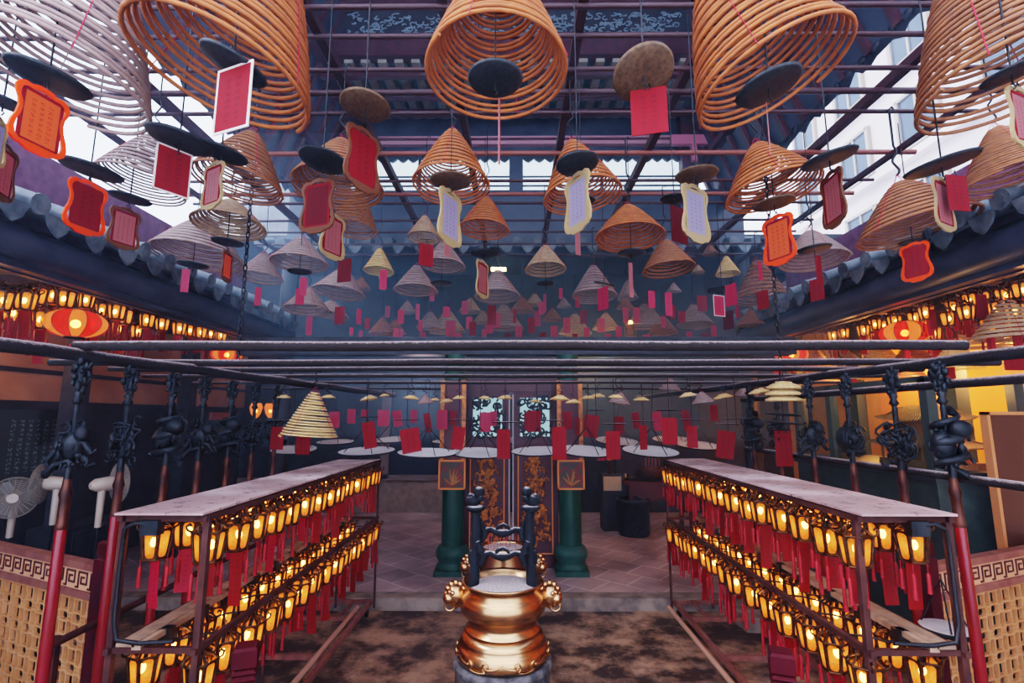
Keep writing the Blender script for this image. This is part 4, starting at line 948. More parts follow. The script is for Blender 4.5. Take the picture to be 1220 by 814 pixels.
# ================================================================== CEREMONIAL POLES
def weapon(x, y, seed, label, style, lean=0):
    rg = random.Random(seed)
    t = thing('ceremonial_pole', label, 'ceremonial pole', (x, y, 0), (0, rad(lean), rg.uniform(-.4, .4)), 'ceremonial weapon poles')
    MB().tube([(0, 0, 0), (0, 0, 1.72)], [.034, .03], 12).build('shaft', M['red'], t)
    MB().lathe([(.031, 1.72), (.036, 1.74), (.03, 1.76), (.028, 1.9), (.036, 1.93), (.026, 1.97), (.022, 2.02)], 12).build('ferrule', M['copper'], t)
    hd = MB(); z = 2.22
    hd.tube([(0, 0, 1.98), (0, 0, 2.75)], [.028, .016], 8)
    if style == 0:     # dragon wrapped round the shaft
        pts = [(.12 * math.cos(a) * (1 - .012 * i), .07 * math.sin(a), z - .2 + .018 * i) for i in range(26) for a in [i * .8]]
        hd.tube(pts, [.014 + .02 * math.sin(PI * min(1, i / 25)) for i in range(26)], 8)
        hd.ball((.06, -.06, z + .12), .075, 10, 7, (1.2, .9, .9)); hd.ball((-.04, .0, z), .1, 10, 7, (.9, .7, 1.2))
    elif style == 1:   # woven knot / basket
        for k in range(9):
            r = rg.uniform(.05, .1); c = (rg.uniform(-.07, .07), rg.uniform(-.03, .03), z + rg.uniform(-.13, .13)); q = rg.uniform(0, 3)
            hd.tube([(c[0] + r * math.cos(a + q), c[1] + .03 * math.sin(3 * a), c[2] + r * .8 * math.sin(a + q)) for a in [2 * PI * i / 14 for i in range(14)]], .011, 5, closed=True)
        hd.ball((.07, 0, z - .02), .06, 8, 6, (.8, .6, 1.6))
    elif style == 2:   # round drum face with ears
        hd.tube([(0, -.05, z), (0, .05, z)], .125, 18); hd.tube([(.125 * .75 * math.cos(a), -.055, z + .125 * .75 * math.sin(a)) for a in [2 * PI * i / 16 for i in range(16)]], .012, 5, closed=True)
        hd.ball((0, -.05, z), .045, 8, 6); hd.ball((.1, 0, z - .12), .05, 8, 6, (1.3, .7, .8))
    else:              # spread hand / beast
        hd.ball((0, 0, z), .085, 10, 8, (1, .7, 1.3)); hd.ball((.07, -.03, z + .09), .06, 8, 6)
        for k in range(4):
            s = -1 if k % 2 else 1
            hd.tube([(0, 0, z + .05 - .05 * k), (s * .09, -.02, z + .02 - .05 * k), (s * .13, -.02, z - .06 - .04 * k), (s * .16, 0, z - .03 - .05 * k)], [.03, .025, .018, .012], 6)
    for k in range(7):  # curls
        a = rg.uniform(0, 2 * PI); r = rg.uniform(.035, .055); c = Vector((.12 * math.cos(a), .05 * math.sin(a), z + rg.uniform(-.16, .17)))
        hd.tube([c + Vector((r * (1 - i * .07) * math.cos(i * .6 + a), 0, r * (1 - i * .07) * math.sin(i * .6 + a))) for i in range(9)], [.014 - .001 * i for i in range(9)], 5)
    for k in range(26):  # scales, horns and studs
        a = rg.uniform(0, 2 * PI); h = rg.uniform(-.17, .17); rr = .085 * math.cos(h * 5.5) + .015
        hd.ball((rr * math.cos(a), .7 * rr * math.sin(a), z + h), rg.uniform(.012, .024), 5, 4, (1, 1, rg.uniform(.8, 2)))
    hd.v = [(x * .82, y * .82, z + (q - z) * .86 if 2.03 < q < 2.46 else q) for x, y, q in hd.v]
    hd.build('beast_head', M['iron'], t)
    fn = MB()
    zz = 2.5
    fn.lathe([(.018, zz - .02), (.034, zz), (.018, zz + .03), (.03, zz + .05), (.016, zz + .07)], 10)
    for k in range(16):
        a = k * 2.4; h = .07 + .012 * k; rr = .034 * math.sin(PI * (k + 2) / 19) + .006
        fn.ball((rr * math.cos(a), rr * math.sin(a), zz + h), rg.uniform(.012, .024), 6, 4, (1, 1, rg.uniform(.9, 1.9)))
    for k in range(3): 
        s_ = (-1) ** k; fn.tube([(0, 0, zz + .1 + .05 * k), (s_ * .04, 0, zz + .12 + .05 * k), (s_ * .055, 0, zz + .15 + .05 * k)], [.016, .012, .005], 5)
    fn.ball((0, 0, zz + .16), .03, 8, 6, (1, 1, 2.6)); fn.build('finial', M['iron'], t)
    return t
for k, D in enumerate((3.2, 3.62, 4.08, 4.5, 4.95, 5.4, 5.9)):
    weapon(-2.78, D, 20 + k, f'red ceremonial pole with dark beast head, {nth(k)} from the near end, left row', (3, 1, 0, 3, 0, 1, 2)[k], 0)
for k, D in enumerate((3.25, 3.72, 4.25, 4.8, 5.4, 6.0)):
    weapon(2.8, D + .05, 40 + k, f'red ceremonial pole with dark beast head, {nth(k)} from the near end, right row', (0, 1, 2, 3, 1, 0)[k], (-.8 if k < 1 else 0))
t = thing('weapon_stand', 'dark two rail stand behind the right row of ceremonial poles', 'stand', (2.95, 4.6, 0))
MB().tube([(0, -1.9, 2.62), (0, 2.0, 2.62)], .03, 8).build('upper_rail', M['rod'], t); MB().tube([(0, -1.9, 2.0), (0, 2.0, 2.0)], .028, 8).build('lower_rail', M['rod'], t)
for y in (-1.8, 1.9): MB().bar((.02, y, 0), (.02, y, 2.66), .04).build('upright', M['iron'], t)
t = thing('weapon_stand', 'dark low stand holding the left row of ceremonial poles', 'stand', (-2.88, 4.6, 0))
MB().tube([(0, -1.3, 1.0), (0, 1.6, 1.0)], .025, 8).build('rail', M['rackmetal'], t)
for y in (-1.2, 1.5): MB().bar((-.02, y, 0), (-.02, y, 1.03), .04).build('upright', M['rackmetal'], t)

# ================================================================== LATTICE SCREENS WITH FRET FRIEZE
def fret_screen(a, b, nm):
    a, b = Vector((a[0], a[1], 0)), Vector((b[0], b[1], 0)); L = (b - a).length; ang = math.atan2(b.y - a.y, b.x - a.x)
    t = thing('lattice_screen', f'tan lattice screen with key pattern frieze, low at the {nm}', 'screen', a, (0, 0, ang))
    zt = 1.33
    MB().box(0, L, -.04, .04, zt - .05, zt).box(0, L, -.04, .04, zt - .25, zt - .2).box(0, L, -.035, .035, .06, .14).build('rail', M['rackbase'], t)
    MB().box(0, L, -.02, .02, zt - .2, zt - .05).build('frieze', mat('peach_frieze', (.55, .3, .17), None, .6), t)
    k = MB(); n = int(L / .16)
    for i in range(n):
        x = .03 + i * .16; z = zt - .19; y = -.026
        for (x0, x1, z0, z1) in ((0, .012, 0, .12), (0, .12, .108, .12), (.108, .12, .03, .12), (.035, .12, .03, .042), (.035, .047, .03, .085), (.035, .085, .073, .085), (-.03, .012, 0, .012)):
            k.box(x + x0, x + x1, y, -.019, z + z0, z + z1); k.box(x + x0, x + x1, .019, .026, z + z0, z + z1)
    k.build('key_pattern', M['maroon'], t)
    lt = MB(); p = .085; w = .0075; q = .046
    nx = int(L / p) + 1; nz = int((zt - .39) / p) + 1
    def lb(x0, x1, z0, z1, d):
        x0, x1, z0, z1 = max(0, x0), min(L, x1), max(.13, z0), min(zt - .24, z1)
        if x1 > x0 and z1 > z0: lt.box(x0, x1, -d, d, z0, z1)
    for i in range(nx + 1):
        for j in range(nz + 1):
            x = i * p + .03; z = .16 + j * p; d = .014
            if (i + j) % 2 == 0:
                qx, qz = (q * 1.25, q * .8) if i % 2 else (q * .8, q * 1.25)
                lb(x - qx, x + qx, z - qz - w, z - qz + w, d); lb(x - qx, x + qx, z + qz - w, z + qz + w, d); lb(x - qx - w, x - qx + w, z - qz - w, z + qz + w, d * .95); lb(x + qx - w, x + qx + w, z - qz - w, z + qz + w, d * .95)
                if i % 2: lb(x + qx, x + 2 * p - qx, z - w, z + w, d * .9)
                else: lb(x - w, x + w, z + qz, z + 2 * p - qz, d * .9)
    lt.build('lattice', M['tan'], t)
    for x in ((L,) if nm == 'left' else (0,)):
        MB().box(x - .06, x + .06, -.06, .06, 0, zt + .03).lathe([(.085, zt + .03), (.085, zt + .05), (.06, zt + .06), (.075, zt + .08), (.075, zt + .16), (.05, zt + .175)], 4, (x, 0, 0), False, Matrix.Rotation(PI / 4, 4, 'Z')).build('end_post', M['redpost'], t)
fret_screen((-4.75, 4.65), (-2.98, 3.86), 'left')
fret_screen((2.98, 3.9), (5.0, 4.75), 'right')

for u, v, nm in ((294, 768, 'left'), (930, 775, 'right')):
    p = PD(u, v, 2.7); z = p.z
    t = thing('newel_post', f'short red stair newel post at the bottom {nm}', 'newel post', (p.x, p.y, 0), (0, 0, rad(20 if nm == 'left' else -20)))
    MB().box(-.045, .045, -.045, .045, 0, z - .17).build('shaft', M['redpost'], t)
    MB().lathe([(.075, z - .17), (.085, z - .155), (.065, z - .14), (.085, z - .125), (.065, z - .11), (.085, z - .095), (.085, z - .015), (.07, z), (.001, z)], 4, (0, 0, 0), False, Matrix.Rotation(PI / 4, 4, 'Z')).build('cap', M['redpost'], t)

# ================================================================== CENSERS
def lion_mask(mb, c, s, r):
    c = Vector(c); rg = random.Random(5)
    mb.ball(c, r, 10, 8, (.9, .8, 1)); mb.ball(c + Vector((s * r * .6, -.3 * r, -.25 * r)), r * .55, 8, 6); mb.ball(c + Vector((s * r * .5, -.5 * r, .35 * r)), r * .22, 6, 5); mb.ball(c + Vector((s * r * .2, -.8 * r, .35 * r)), r * .22, 6, 5)
    for k in range(12):
        a = 2 * PI * k / 12; q = c + Vector((.85 * r * math.cos(a), .1 * r, 1.0 * r * math.sin(a))); mb.ball(q, r * .3, 6, 5)
    mb.tube([c + Vector((s * r * .5, -.3 * r, -.5 * r)) + Vector((.45 * r * math.cos(a), 0, .45 * r * math.sin(a) - .4 * r)) for a in [2 * PI * i / 12 for i in range(12)]], r * .12, 6, closed=True)
def cloud_swag(mb, R, z, n):
    """raised ruyi scrolls: a low arc whose two ends curl inwards"""
    P = lambda a, h, d=0: ((R + d) * math.cos(a), (R + d) * math.sin(a), z + h)
    for k in range(n):
        a0 = 2 * PI * (k + .5) / n - PI / 2; hw = .2
        path = []
        for s in (-1, 1):
            sp = []
            for i in range(15):
                th = i * .52; r = .034 * (1 - i / 17)
                sp.append(P(a0 + s * (hw - r * math.sin(th) / R), .045 - r * math.cos(th)))
            path = sp[::-1] + [P(a0 + t * hw, .011 - .012 * (1 - t * t)) for t in (-.7, -.35, 0, .35, .7)] if s < 0 else path + sp
        mb.tube(path, .0075, 5)
        b0 = a0 + PI / n
        mb.tube([P(b0 + t * (PI / n - hw) * .9, .03 + .03 * (1 - abs(t)) ** 2) for t in (-1, -.6, -.3, 0, .3, .6, 1)], .0065, 5)
cp = PD(599, 690, 4.05); cz = cp.z
t = thing('brass_censer', 'polished brass incense censer with tall black handles, front centre', 'censer', (cp.x, cp.y, 0))
S = .305 / .305
MB().lathe([(.27, cz - 0.0684), (.3, cz - 0.0114), (.318, cz), (.325, cz - 0.0091), (.3, cz - 0.0380), (.29, cz - 0.0532), (.325, cz - 0.0988), (.345, cz - 0.1520), (.335, cz - 0.2128), (.29, cz - 0.2622), (.265, cz - 0.2964), (.27, cz - 0.3268), (.295, cz - 0.3496), (.3, cz - 0.3610), (.27, cz - 0.3686)], 48).build('bowl', M['brass'], t)
MB().lathe([(.27, cz - 0.3648), (.31, cz - 0.3800), (.335, cz - 0.4256), (.33, cz - 0.4408), (.35, cz - 0.4560), (.365, cz - 0.5168), (.36, cz - 0.5548), (.3, cz - 0.5700)], 48).build('foot', M['brass'], t)
mb = MB(); cloud_swag(mb, .366, cz - .55, 6); mb.build('scrollwork', M['brass'], t)
MB().lathe([(.001, cz - .03), (.15, cz - .025), (.24, cz - .04), (.285, cz - .06)], 32).build('ash_bed', M['ash'], t)
for s in (-1, 1):
    mb = MB(); lion_mask(mb, (s * .375, -.02, cz - .11), s, .085); mb.build('lion_mask', M['brass'], t)
hd = MB()
hx = .215; hz = .66
for s in (-1, 1):
    hd = MB()
    hd.tube([(s * .235, -.02, cz - .06), (s * .225, 0, cz + .1), (s * hx, 0, cz + .3), (s * (hx + .01), 0, cz + hz - .12)], [.045, .04, .038, .036], 8)
    hd.lathe([(.045, cz + hz - .14), (.075, cz + hz - .12), (.08, cz + hz - .1), (.05, cz + hz - .09)], 10, (s * (hx + .01), 0, 0))
    hd.ball((s * (hx + .03), 0, cz + hz - .05), .055, 8, 6, (1.2, .8, .9)); hd.ball((s * (hx - .02), -.02, cz + hz + .02), .045, 8, 6); hd.ball((s * (hx + .05), 0, cz + hz - .02), .03, 6, 5)
    hd.ball((s * (hx - .03), -.03, cz + hz - .03), .03, 6, 5)
    hd.ball((s * .24, 0, cz + .16), .055, 8, 6, (.8, .6, 1.3)); hd.ball((s * .23, 0, cz + .3), .05, 8, 6, (.8, .6, 1.4))
    hd.build('handle_post', M['iron_ash'], t)
for zb, yy, w in ((cz + .2, -.05, .2), (cz + .36, .05, .2)):
    hb = MB()
    hb.tube([(-w, yy, zb + .03), (-w * .75, yy, zb + .0), (-w * .5, yy, zb + .012), (-w * .25, yy, zb - .012), (0, yy, zb - .02), (w * .25, yy, zb - .012), (w * .5, yy, zb + .012), (w * .75, yy, zb + .0), (w, yy, zb + .03)], [.03, .028, .022, .026, .034, .026, .022, .028, .03], 7)
    hb.tube([(-.07, yy, zb - .02), (-.04, yy, zb + .03), (0, yy, zb + .05), (.04, yy, zb + .03), (.07, yy, zb - .02)], .016, 6)
    for s in (-1, 1): hb.tube([(s * w, yy, zb + .1), (s * w * .75, yy, zb - .02), (s * w * .9, yy, zb - .09)], [.02, .035, .02], 6)
    hb.build('handle_bar', M['iron_ash'], t)
tag(MB().lathe([(.36, cz - 0.5700), (.385, cz - 0.5852), (.39, cz - 0.6156), (.37, cz - 0.6308), (.375, .15), (.42, .1), (.42, 0)], 40).build('stone_pedestal', M['sandstone'], None, (cp.x, cp.y, 0)), 'grey carved stone pedestal under the front brass censer', 'pedestal')

bp = PD(600, 650, 5.8); bz = bp.z
t = thing('brass_censer', 'second brass censer full of joss sticks behind the front one', 'censer', (bp.x, bp.y, 0))
MB().lathe([(.2, bz - .5), (.24, bz - .42), (.2, bz - .36), (.28, bz - .26), (.3, bz - .16), (.26, bz - .05), (.275, bz), (.255, bz + .005), (.245, bz - .03)], 36).build('bowl', M['brass'], t)
MB().lathe([(.001, bz - .01), (.15, bz - .015), (.25, bz - .03)], 28).build('ash_bed', M['ash'], t)
for s in (-1, 1):
    mb = MB(); lion_mask(mb, (s * .38, -.02, bz - .2), s, .1); mb.tube([(s * .25, 0, bz - .2), (s * .36, 0, bz - .2)], .05, 8); mb.build('lion_mask', M['brass'], t)
tag(MB().lathe([(.3, 0), (.3, .08), (.25, .12), (.25, bz - .56), (.29, bz - .5)], 32).build('stone_pedestal', M['sandstone'], None, (bp.x, bp.y, 0)), 'stone pedestal under the second brass censer', 'pedestal')
rg = random.Random(9)
for k in range(14):
    x, y = rg.uniform(-.18, .18), rg.uniform(-.12, .12); h = rg.uniform(.1, .22)
    tag(MB().tube([(0, 0, -.03), (rg.uniform(-.01, .01), 0, h)], .005, 4).build('joss_stick', M['joss'], None, (bp.x + x, bp.y + y, bz - .02)), 'thin red joss stick standing in the second brass censer', 'joss stick', 'joss sticks in the second censer')

# ================================================================== SPIRIT SCREEN DOORS AND COLUMNS
YD = 8.0
t = thing('screen_door', 'red double screen door with gilt carved panels, centre', 'door', (0, YD, .15))
xl, xr = PY(553, 600, YD).x, PY(665, 600, YD).x; xm = (xl + xr) / 2
def gild(w, h, seed):
    mb = MB(); rg = random.Random(seed)
    for k in range(135):
        z = rg.uniform(.02, 1) ** .9; wz = (.95 if z < .5 else .75) * w * (1 - .45 * max(0, z - .8) / .2)
        x = rg.choice((rg.gauss(0, .5), rg.uniform(-1, 1))) * wz; x = max(-wz, min(wz, x)); z *= h; r = rg.uniform(.025, .065); a0 = rg.uniform(0, 6)
        if k % 3 == 0: mb.ball((x, -.012, z), r * .75, 6, 4, (1, .4, rg.uniform(.6, 1.6)))
        else: mb.tube([(x + r * (1 - i * .08) * math.cos(a0 + i * .55), -.012, z + 1.2 * r * (1 - i * .08) * math.sin(a0 + i * .55)) for i in range(9)], [.02 - .0015 * i for i in range(9)], 5)
    return mb
for k, (a, b) in enumerate(((xl, xm - .02), (xm + .02, xr))):
    lf = MB().box(a, b, 0, .06, 0, 2.65).build('leaf', M['maroon'], t)
    fr = MB(); ww = .018
    for x0, x1, z0, z1 in ((a + .08, a + .08 + ww, .2, 1.75), (b - .08 - ww, b - .08, .2, 1.75), (a + .08, b - .08, .2, .2 + ww), (a + .08, b - .08, 1.75 - ww, 1.75)): fr.box(x0, x1, -.015, 0, z0, z1)
    fr.build('gilt_frame', M['giltedge'], lf)
    g = gild((b - a) / 2 - .13, 1.4, 60 + k); g.build('gilt_carving', M['gold'], lf, ((a + b) / 2, 0, .27))
    MB().box(a + .12, b - .12, -.006, 0, 1.95, 2.55).build('glowing_pane', M['fret_glass'], lf)
    fw = MB(); rg = random.Random(70 + k)
    for q in range(60):
        x = rg.uniform(a + .12, b - .12); z = rg.uniform(1.95, 2.55); r = rg.uniform(.03, .06); a0 = rg.uniform(0, 6)
        fw.tube([(x + r * math.cos(a0 + i * .7), -.02, z + r * math.sin(a0 + i * .7)) for i in range(7)], .016, 5)
    fw.build('fretwork', M['darkwood'], lf)
    MB().box(b - .02 if k == 0 else a - .0, b + .0 if k == 0 else a + .02, -.02, 0, 0, 2.6).build('edge_strip', mat('pale_edge', (.35, .33, .36), None, .4), lf)
MB().box(xl - .1, xr + .1, -.02, .1, 2.65, 2.85).build('lintel', M['maroon'], t)
struct('trim_11', MB().box(-4.3, 4.3, 7.66, 7.94, 3.35, 3.62), M['blackwood'], 'dark cross beam on the green columns', 'beam')
for u, nm in ((540, 'left'), (679, 'right')):
    x = PY(u, 600, 7.8).x
    t = thing('temple_column', f'green round column with lotus base, {nm} of the screen door', 'column', (x, 7.8, .15))
    MB().lathe([(.165, .38), (.165, 3.2)], 24).build('shaft', M['green'], t)
    MB().box(-.24, .24, -.24, .24, 0, .07).lathe([(.22, .07), (.23, .1), (.19, .14), (.2, .18), (.23, .24), (.235, .3), (.2, .37), (.17, .39)], 32, flute=.06, nf=14).build('base', mat('green_stone', (.01, .06, .045), (.02, .09, .07), .5), t)
    t2 = thing('couplet_board', f'red vertical board with gilt edge strapped to the {nm} green column', 'board', (x, 7.62, 1.35))
    MB().box(-.17, .17, -.02, .01, .42, 1.6).build('board', M['maroon'], t2)
    MB().box(-.19, -.13, -.03, .01, .42, 1.6).box(.13, .19, -.03, .01, .42, 1.6).build('gilt_side', M['gold'], t2)
    pn = MB().box(-.19, .19, -.04, .01, .02, .42).build('painted_panel', M['painted'], t2)
    MB().box(-.2, .2, -.05, .01, .0, .025).box(-.2, .2, -.05, .01, .4, .425).box(-.2, -.175, -.05, .01, 0, .42).box(.175, .2, -.05, .01, 0, .42).build('gilt_frame', M['giltedge'], pn)
    rg = random.Random(u); mb = MB()
    for k in range(12):
        a = rg.uniform(.3, 2.8); mb.tube([(0, -.045, .06), (.07 * math.cos(a), -.045, .06 + .1 * math.sin(a)), (.14 * math.cos(a), -.045, .06 + .25 * math.sin(a) * rg.uniform(.6, 1.1))], [.008, .016, .004], 4)
    mb.build('painted_flower', mat('dull_gilt', (.3, .15, .06), None, .6), pn)

# ================================================================== FAR HALL FURNITURE
o = struct('window_5', MB().box(-3.1, -1.75, 12.4, 12.44, 1.0, 3.0), M['bluedoor'], 'dark blue window in the far back wall, left', 'window')
MB().box(-3.25, -3.05, 12.36, 12.44, .95, 3.1).box(-1.8, -1.6, 12.36, 12.44, .95, 3.1).box(-3.25, -1.6, 12.36, 12.44, .9, 1.03).build('window_frame', mat('grey_frame', (.13, .1, .1), None, .7), o)
struct('door_1', MB().box(-1.5, -1.0, 12.38, 12.5, .15, 3.2), M['bluedoor'], 'dark blue door in the far back wall beside the green column', 'door')
Yt = 10.6
pa, pb = PY(745, 575, Yt), PY(818, 575, Yt)
t = thing('altar_table', 'dark red altar table with curved apron in the far hall, right', 'table', ((pa.x + pb.x) / 2, Yt, .15))
W = (pb.x - pa.x) / 2; TH = PY(760, 572, Yt).z - .15
MB().box(-W - .08, W + .08, -.35, .35, TH - .06, TH).build('tabletop', M['maroon'], t)
MB().prism([(-W, TH - .06), (-W, TH - .2), (-W * .7, TH - .3), (-W * .4, TH - .38), (0, TH - .34), (W * .4, TH - .38), (W * .7, TH - .3), (W, TH - .2), (W, TH - .06)], -.33, -.3).build('apron', M['maroon'], t)
for x in (-W + .04, W - .04):
    for y in (-.3, .3): MB().bar((x, y, 0), (x, y, TH - .05), .07).build('leg', M['maroon'], t)
tb = thing('bronze_censer', 'low bronze censer bowl on the far altar table', 'censer', ((pa.x + pb.x) / 2 - .1, Yt, .15 + TH))
MB().lathe([(.2, 0), (.28, .04), (.33, .13), (.3, .2), (.33, .23), (.27, .22), (.001, .2)], 24).build('bowl', M['bronze'], tb)
for k in range(5): tag(MB().tube([(0, 0, 0), (.01, 0, .42)], .008, 4).build('joss_stick', M['joss'], None, ((pa.x + pb.x) / 2 - .2 + k * .07, Yt, .35 + TH)), 'tall joss stick standing in the censer on the altar table', 'joss stick', 'joss sticks on the altar table')
p = PY(755, 600, 10.2)
tag(MB().lathe([(.28, 0), (.3, .05), (.31, .6), (.33, .62), (.33, .68), (.29, .68), (.28, .6), (.001, .58)], 20).build('ash_bin', M['iron'], None, (PY(755, 620, 10.2).x, 10.2, .15)), 'dark round ash bin on the floor before the altar table', 'bin')
p = PY(729, 590, 10.7)
t = thing('offering_stand', 'narrow dark stand with a paper notice left of altar table', 'stand', (p.x, 10.7, .15))
MB().box(-.22, .22, -.2, .2, 0, 1.1).build('cabinet', M['darkwood'], t); MB().box(-.2, .16, -.215, -.2, .78, 1.06).build('notice', M['paper'], t)
tag(MB().box(-.2, .2, -.12, .12, 0, .28).build('offering_box', M['darkwood'], None, (p.x + .28, 10.75, 1.25)), 'dark wooden offering box beside the small oil lamp', 'box')
t = thing('oil_lamp', 'small lit oil lamp on the narrow far stand', 'lamp', (p.x - .05, 10.6, 1.25))
MB().lathe([(.06, 0), (.03, .02), (.015, .2), (.05, .24), (.05, .28)], 12).build('stem', M['bronze'], t); MB().ball((0, 0, .32), .028, 8, 6, (1, 1, 1.4)).build('flame', M['sconce'], t)
tag(MB().lathe([(.05, 0), (.07, .08), (.04, .2), (.08, .3)], 12).build('vase', M['brass'], None, (PY(745, 560, 10.7).x, 10.7, .15 + TH)), 'small brass vase on the left of the altar table', 'vase')
# far lamps
p = PY(594, 321, 10.6); t = thing('ceiling_lamp', 'warm strip lamp on the far hall ceiling, centre', 'lamp', p)
MB().box(-.16, .16, -.05, .05, -.03, .03).build('tube', M['tube_lamp'], t); MB().tube([(0, 0, .03), (0, 0, 6 - p.z)], .01, 5).build('stem', M['wire'], t)
p = PY(751, 388, 11); t = thing('hanging_sconce', 'glowing yellow lamp with ornate frame in the far hall, right', 'lamp', p)
MB().ball((0, 0, .06), .055, 8, 6).build('bulb', M['sconce'], t)
fr = MB().lathe([(.12, -.3), (.14, -.26), (.05, -.2), (.04, .0), (.12, .02)], 8)
for k in range(6): fr.tube([(.11 * math.cos(k), .11 * math.sin(k), -.28), (.13 * math.cos(k), .13 * math.sin(k), .2)], .012, 4)
fr.tube([(0, 0, .2), (0, 0, 6.0 - p.z)], .01, 4); fr.build('frame', M['gold'], t)
for k, (u, v) in enumerate(((305, 490), (322, 490))):
    p = PX(u, v, -5.2); t = thing('wall_lamp', f'small amber glass lamp in the left hall behind the poles, {"left" if k == 0 else "right"} one', 'lamp', p, group='small amber lamps in the left hall')
    MB().lathe([(.03, -.14), (.09, -.05), (.12, .08), (.09, .16)], 12).build('shade', M['lantern_amber'], t); MB().ball((0, 0, 0), .03, 6, 5).build('bulb', M['bulb'], t); MB().tube([(0, 0, .16), (0, 0, 3.95 - p.z)], .008, 4).build('stem', M['wire'], t)

# ================================================================== LEFT HALL
def fan(u, v, D, r, yaw, pitch, label):
    p = PD(u, v, D); t = thing('pedestal_fan', label, 'fan', (p.x, p.y, 0)); z = p.z
    R = Euler((pitch, 0, yaw)).to_matrix().to_4x4(); T = Matrix.Translation((0, 0, z)) @ R
    g = MB()
    for s in (-1, 1):
        for q in range(1, 15): g.tube([(r * q / 14 * math.cos(a), s * .045 * math.cos(q / 14 * PI / 2) - .08, r * q / 14 * math.sin(a)) for a in [2 * PI * i / 28 for i in range(28)]], .0026 if q < 14 else .008, 3, closed=True)
        for q in range(24):
            a = 2 * PI * q / 24; g.tube([(r * k / 4 * math.cos(a), s * .045 * math.cos(k / 4 * PI / 2) - .08, r * k / 4 * math.sin(a)) for k in range(5)], .0025, 3)
    g.v = [tuple(T @ Vector(q)) for q in g.v]; g.build('grille', mat('fan_wire', (.3, .26, .22), None, .5), t)
    bl = MB()
    for k in range(3):
        a = 2 * PI * k / 3; pts = []
        vs = [(.03 * math.cos(a), -.09, .03 * math.sin(a)), (r * .5 * math.cos(a - .5), -.1, r * .5 * math.sin(a - .5)), (r * .88 * math.cos(a - .25), -.1, r * .88 * math.sin(a - .25)), (r * .88 * math.cos(a + .4), -.06, r * .88 * math.sin(a + .4)), (r * .45 * math.cos(a + .5), -.06, r * .45 * math.sin(a + .5))]
        bl.add(vs, [(0, 1, 2, 3, 4)])
    bl.v = [tuple(T @ Vector(q)) for q in bl.v]; bl.build('blade', M['fanblade'], t)
    m = MB().tube([(0, -.14, 0), (0, -.11, 0)], .045, 12).tube([(0, -.04, 0), (0, .0, 0), (0, .12, -.005), (0, .16, -.01)], [.055, .07, .06, .03], 12)
    m.v = [tuple(T @ Vector(q)) for q in m.v]; m.build('motor', M['white'], t)
    st = MB(); q0 = T @ Vector((0, .06, -.05))
    st.tube([q0, (q0.x, q0.y, z - .4)], [.032, .028], 8); st.build('neck', M['white'], t)
    MB().tube([(q0.x, q0.y, z - .4), (q0.x, q0.y, .03)], .012, 6).lathe([(.2, 0), (.2, .02), (.03, .05)], 20, (q0.x, q0.y, 0)).build('stand', M['iron'], t)
fan(17, 592, 5.0, .195, rad(40), 0, 'white pedestal fan facing the camera at far left')
fan(60, 576, 5.0, .19, rad(-72), 0, 'white pedestal fan turned half away, second from left')
fan(131, 576, 4.9, .19, rad(152), 0, 'white pedestal fan turned away, nearest the left rack')
pz = PX(40, 530, -6.66)
t = thing('notice_board', 'dark framed notice board with pale writing on the left hall wall', 'notice board', (-6.66, pz.y, pz.z))
bm = thin('board_writing', (.03, .04, .045), .02, text=(10, 16, (.2, .26, .24)))
ob('board', MB().box(-.6, .6, -.01, .01, -.5, .5).mesh('board', bm), t, (0, 0, 0), (0, 0, rad(90)))
MB().box(-.01, .03, -.65, -.6, -.53, .53).box(-.01, .03, .6, .65, -.53, .53).box(-.01, .03, -.6, .6, .48, .53).box(-.01, .03, -.6, .6, -.53, -.48).build('frame', mat('teal_frame', (.03, .06, .065), None, .5), t)
p = PX(262, 496, -5.6)
tag(MB().box(-.02, .02, -.32, .32, -.07, .07).build('sign_board', mat('rose_sign', (.35, .16, .14), (.2, .07, .07), .6, scale=18), None, (-5.6, p.y, p.z)), 'small rose coloured sign board deep in the left hall', 'sign')
for k, (x, y) in enumerate(((-5.6, 6.4), (-5.6, 8.6))):
    struct('post_hall_left' if k == 0 else f'post_hall_left_{k}', MB().box(x - .1, x + .1, y - .1, y + .1, 0, 4.0), M['blackwood'], f'dark square post inside the left hall, {nth(k)} from the camera', 'post')
struct('trim_10', MB().box(-6.7, -6.62, -2, 12.5, 2.5, 2.62).box(-6.7, -6.64, -2, 12.5, 3.0, 3.06), M['darkwood'], 'dark moulding along the left hall wall', 'moulding')
for k, (y, w, h) in enumerate(((6.2, .9, .55), (7.6, 1.1, .9), (5.0, .8, .7))):
    t = thing('side_cabinet', f'dark cabinet against the left hall wall, {nth(k)} placed', 'cabinet', (-6.3, y, 0))
    t['label'] = ('low dark cabinet in the middle of the left hall wall', 'widest dark cabinet at the far end of left hall', 'dark cabinet in left hall nearest the camera')[k]
    MB().box(-.3, .3, -w / 2, w / 2, 0, h).build('body', M['darkwood'], t); MB().box(.3, .32, -w / 2 + .04, -.02, .06, h - .06).build('door', M['blackwood'], t); MB().box(.3, .32, .02, w / 2 - .04, .06, h - .06).build('door', M['blackwood'], t)

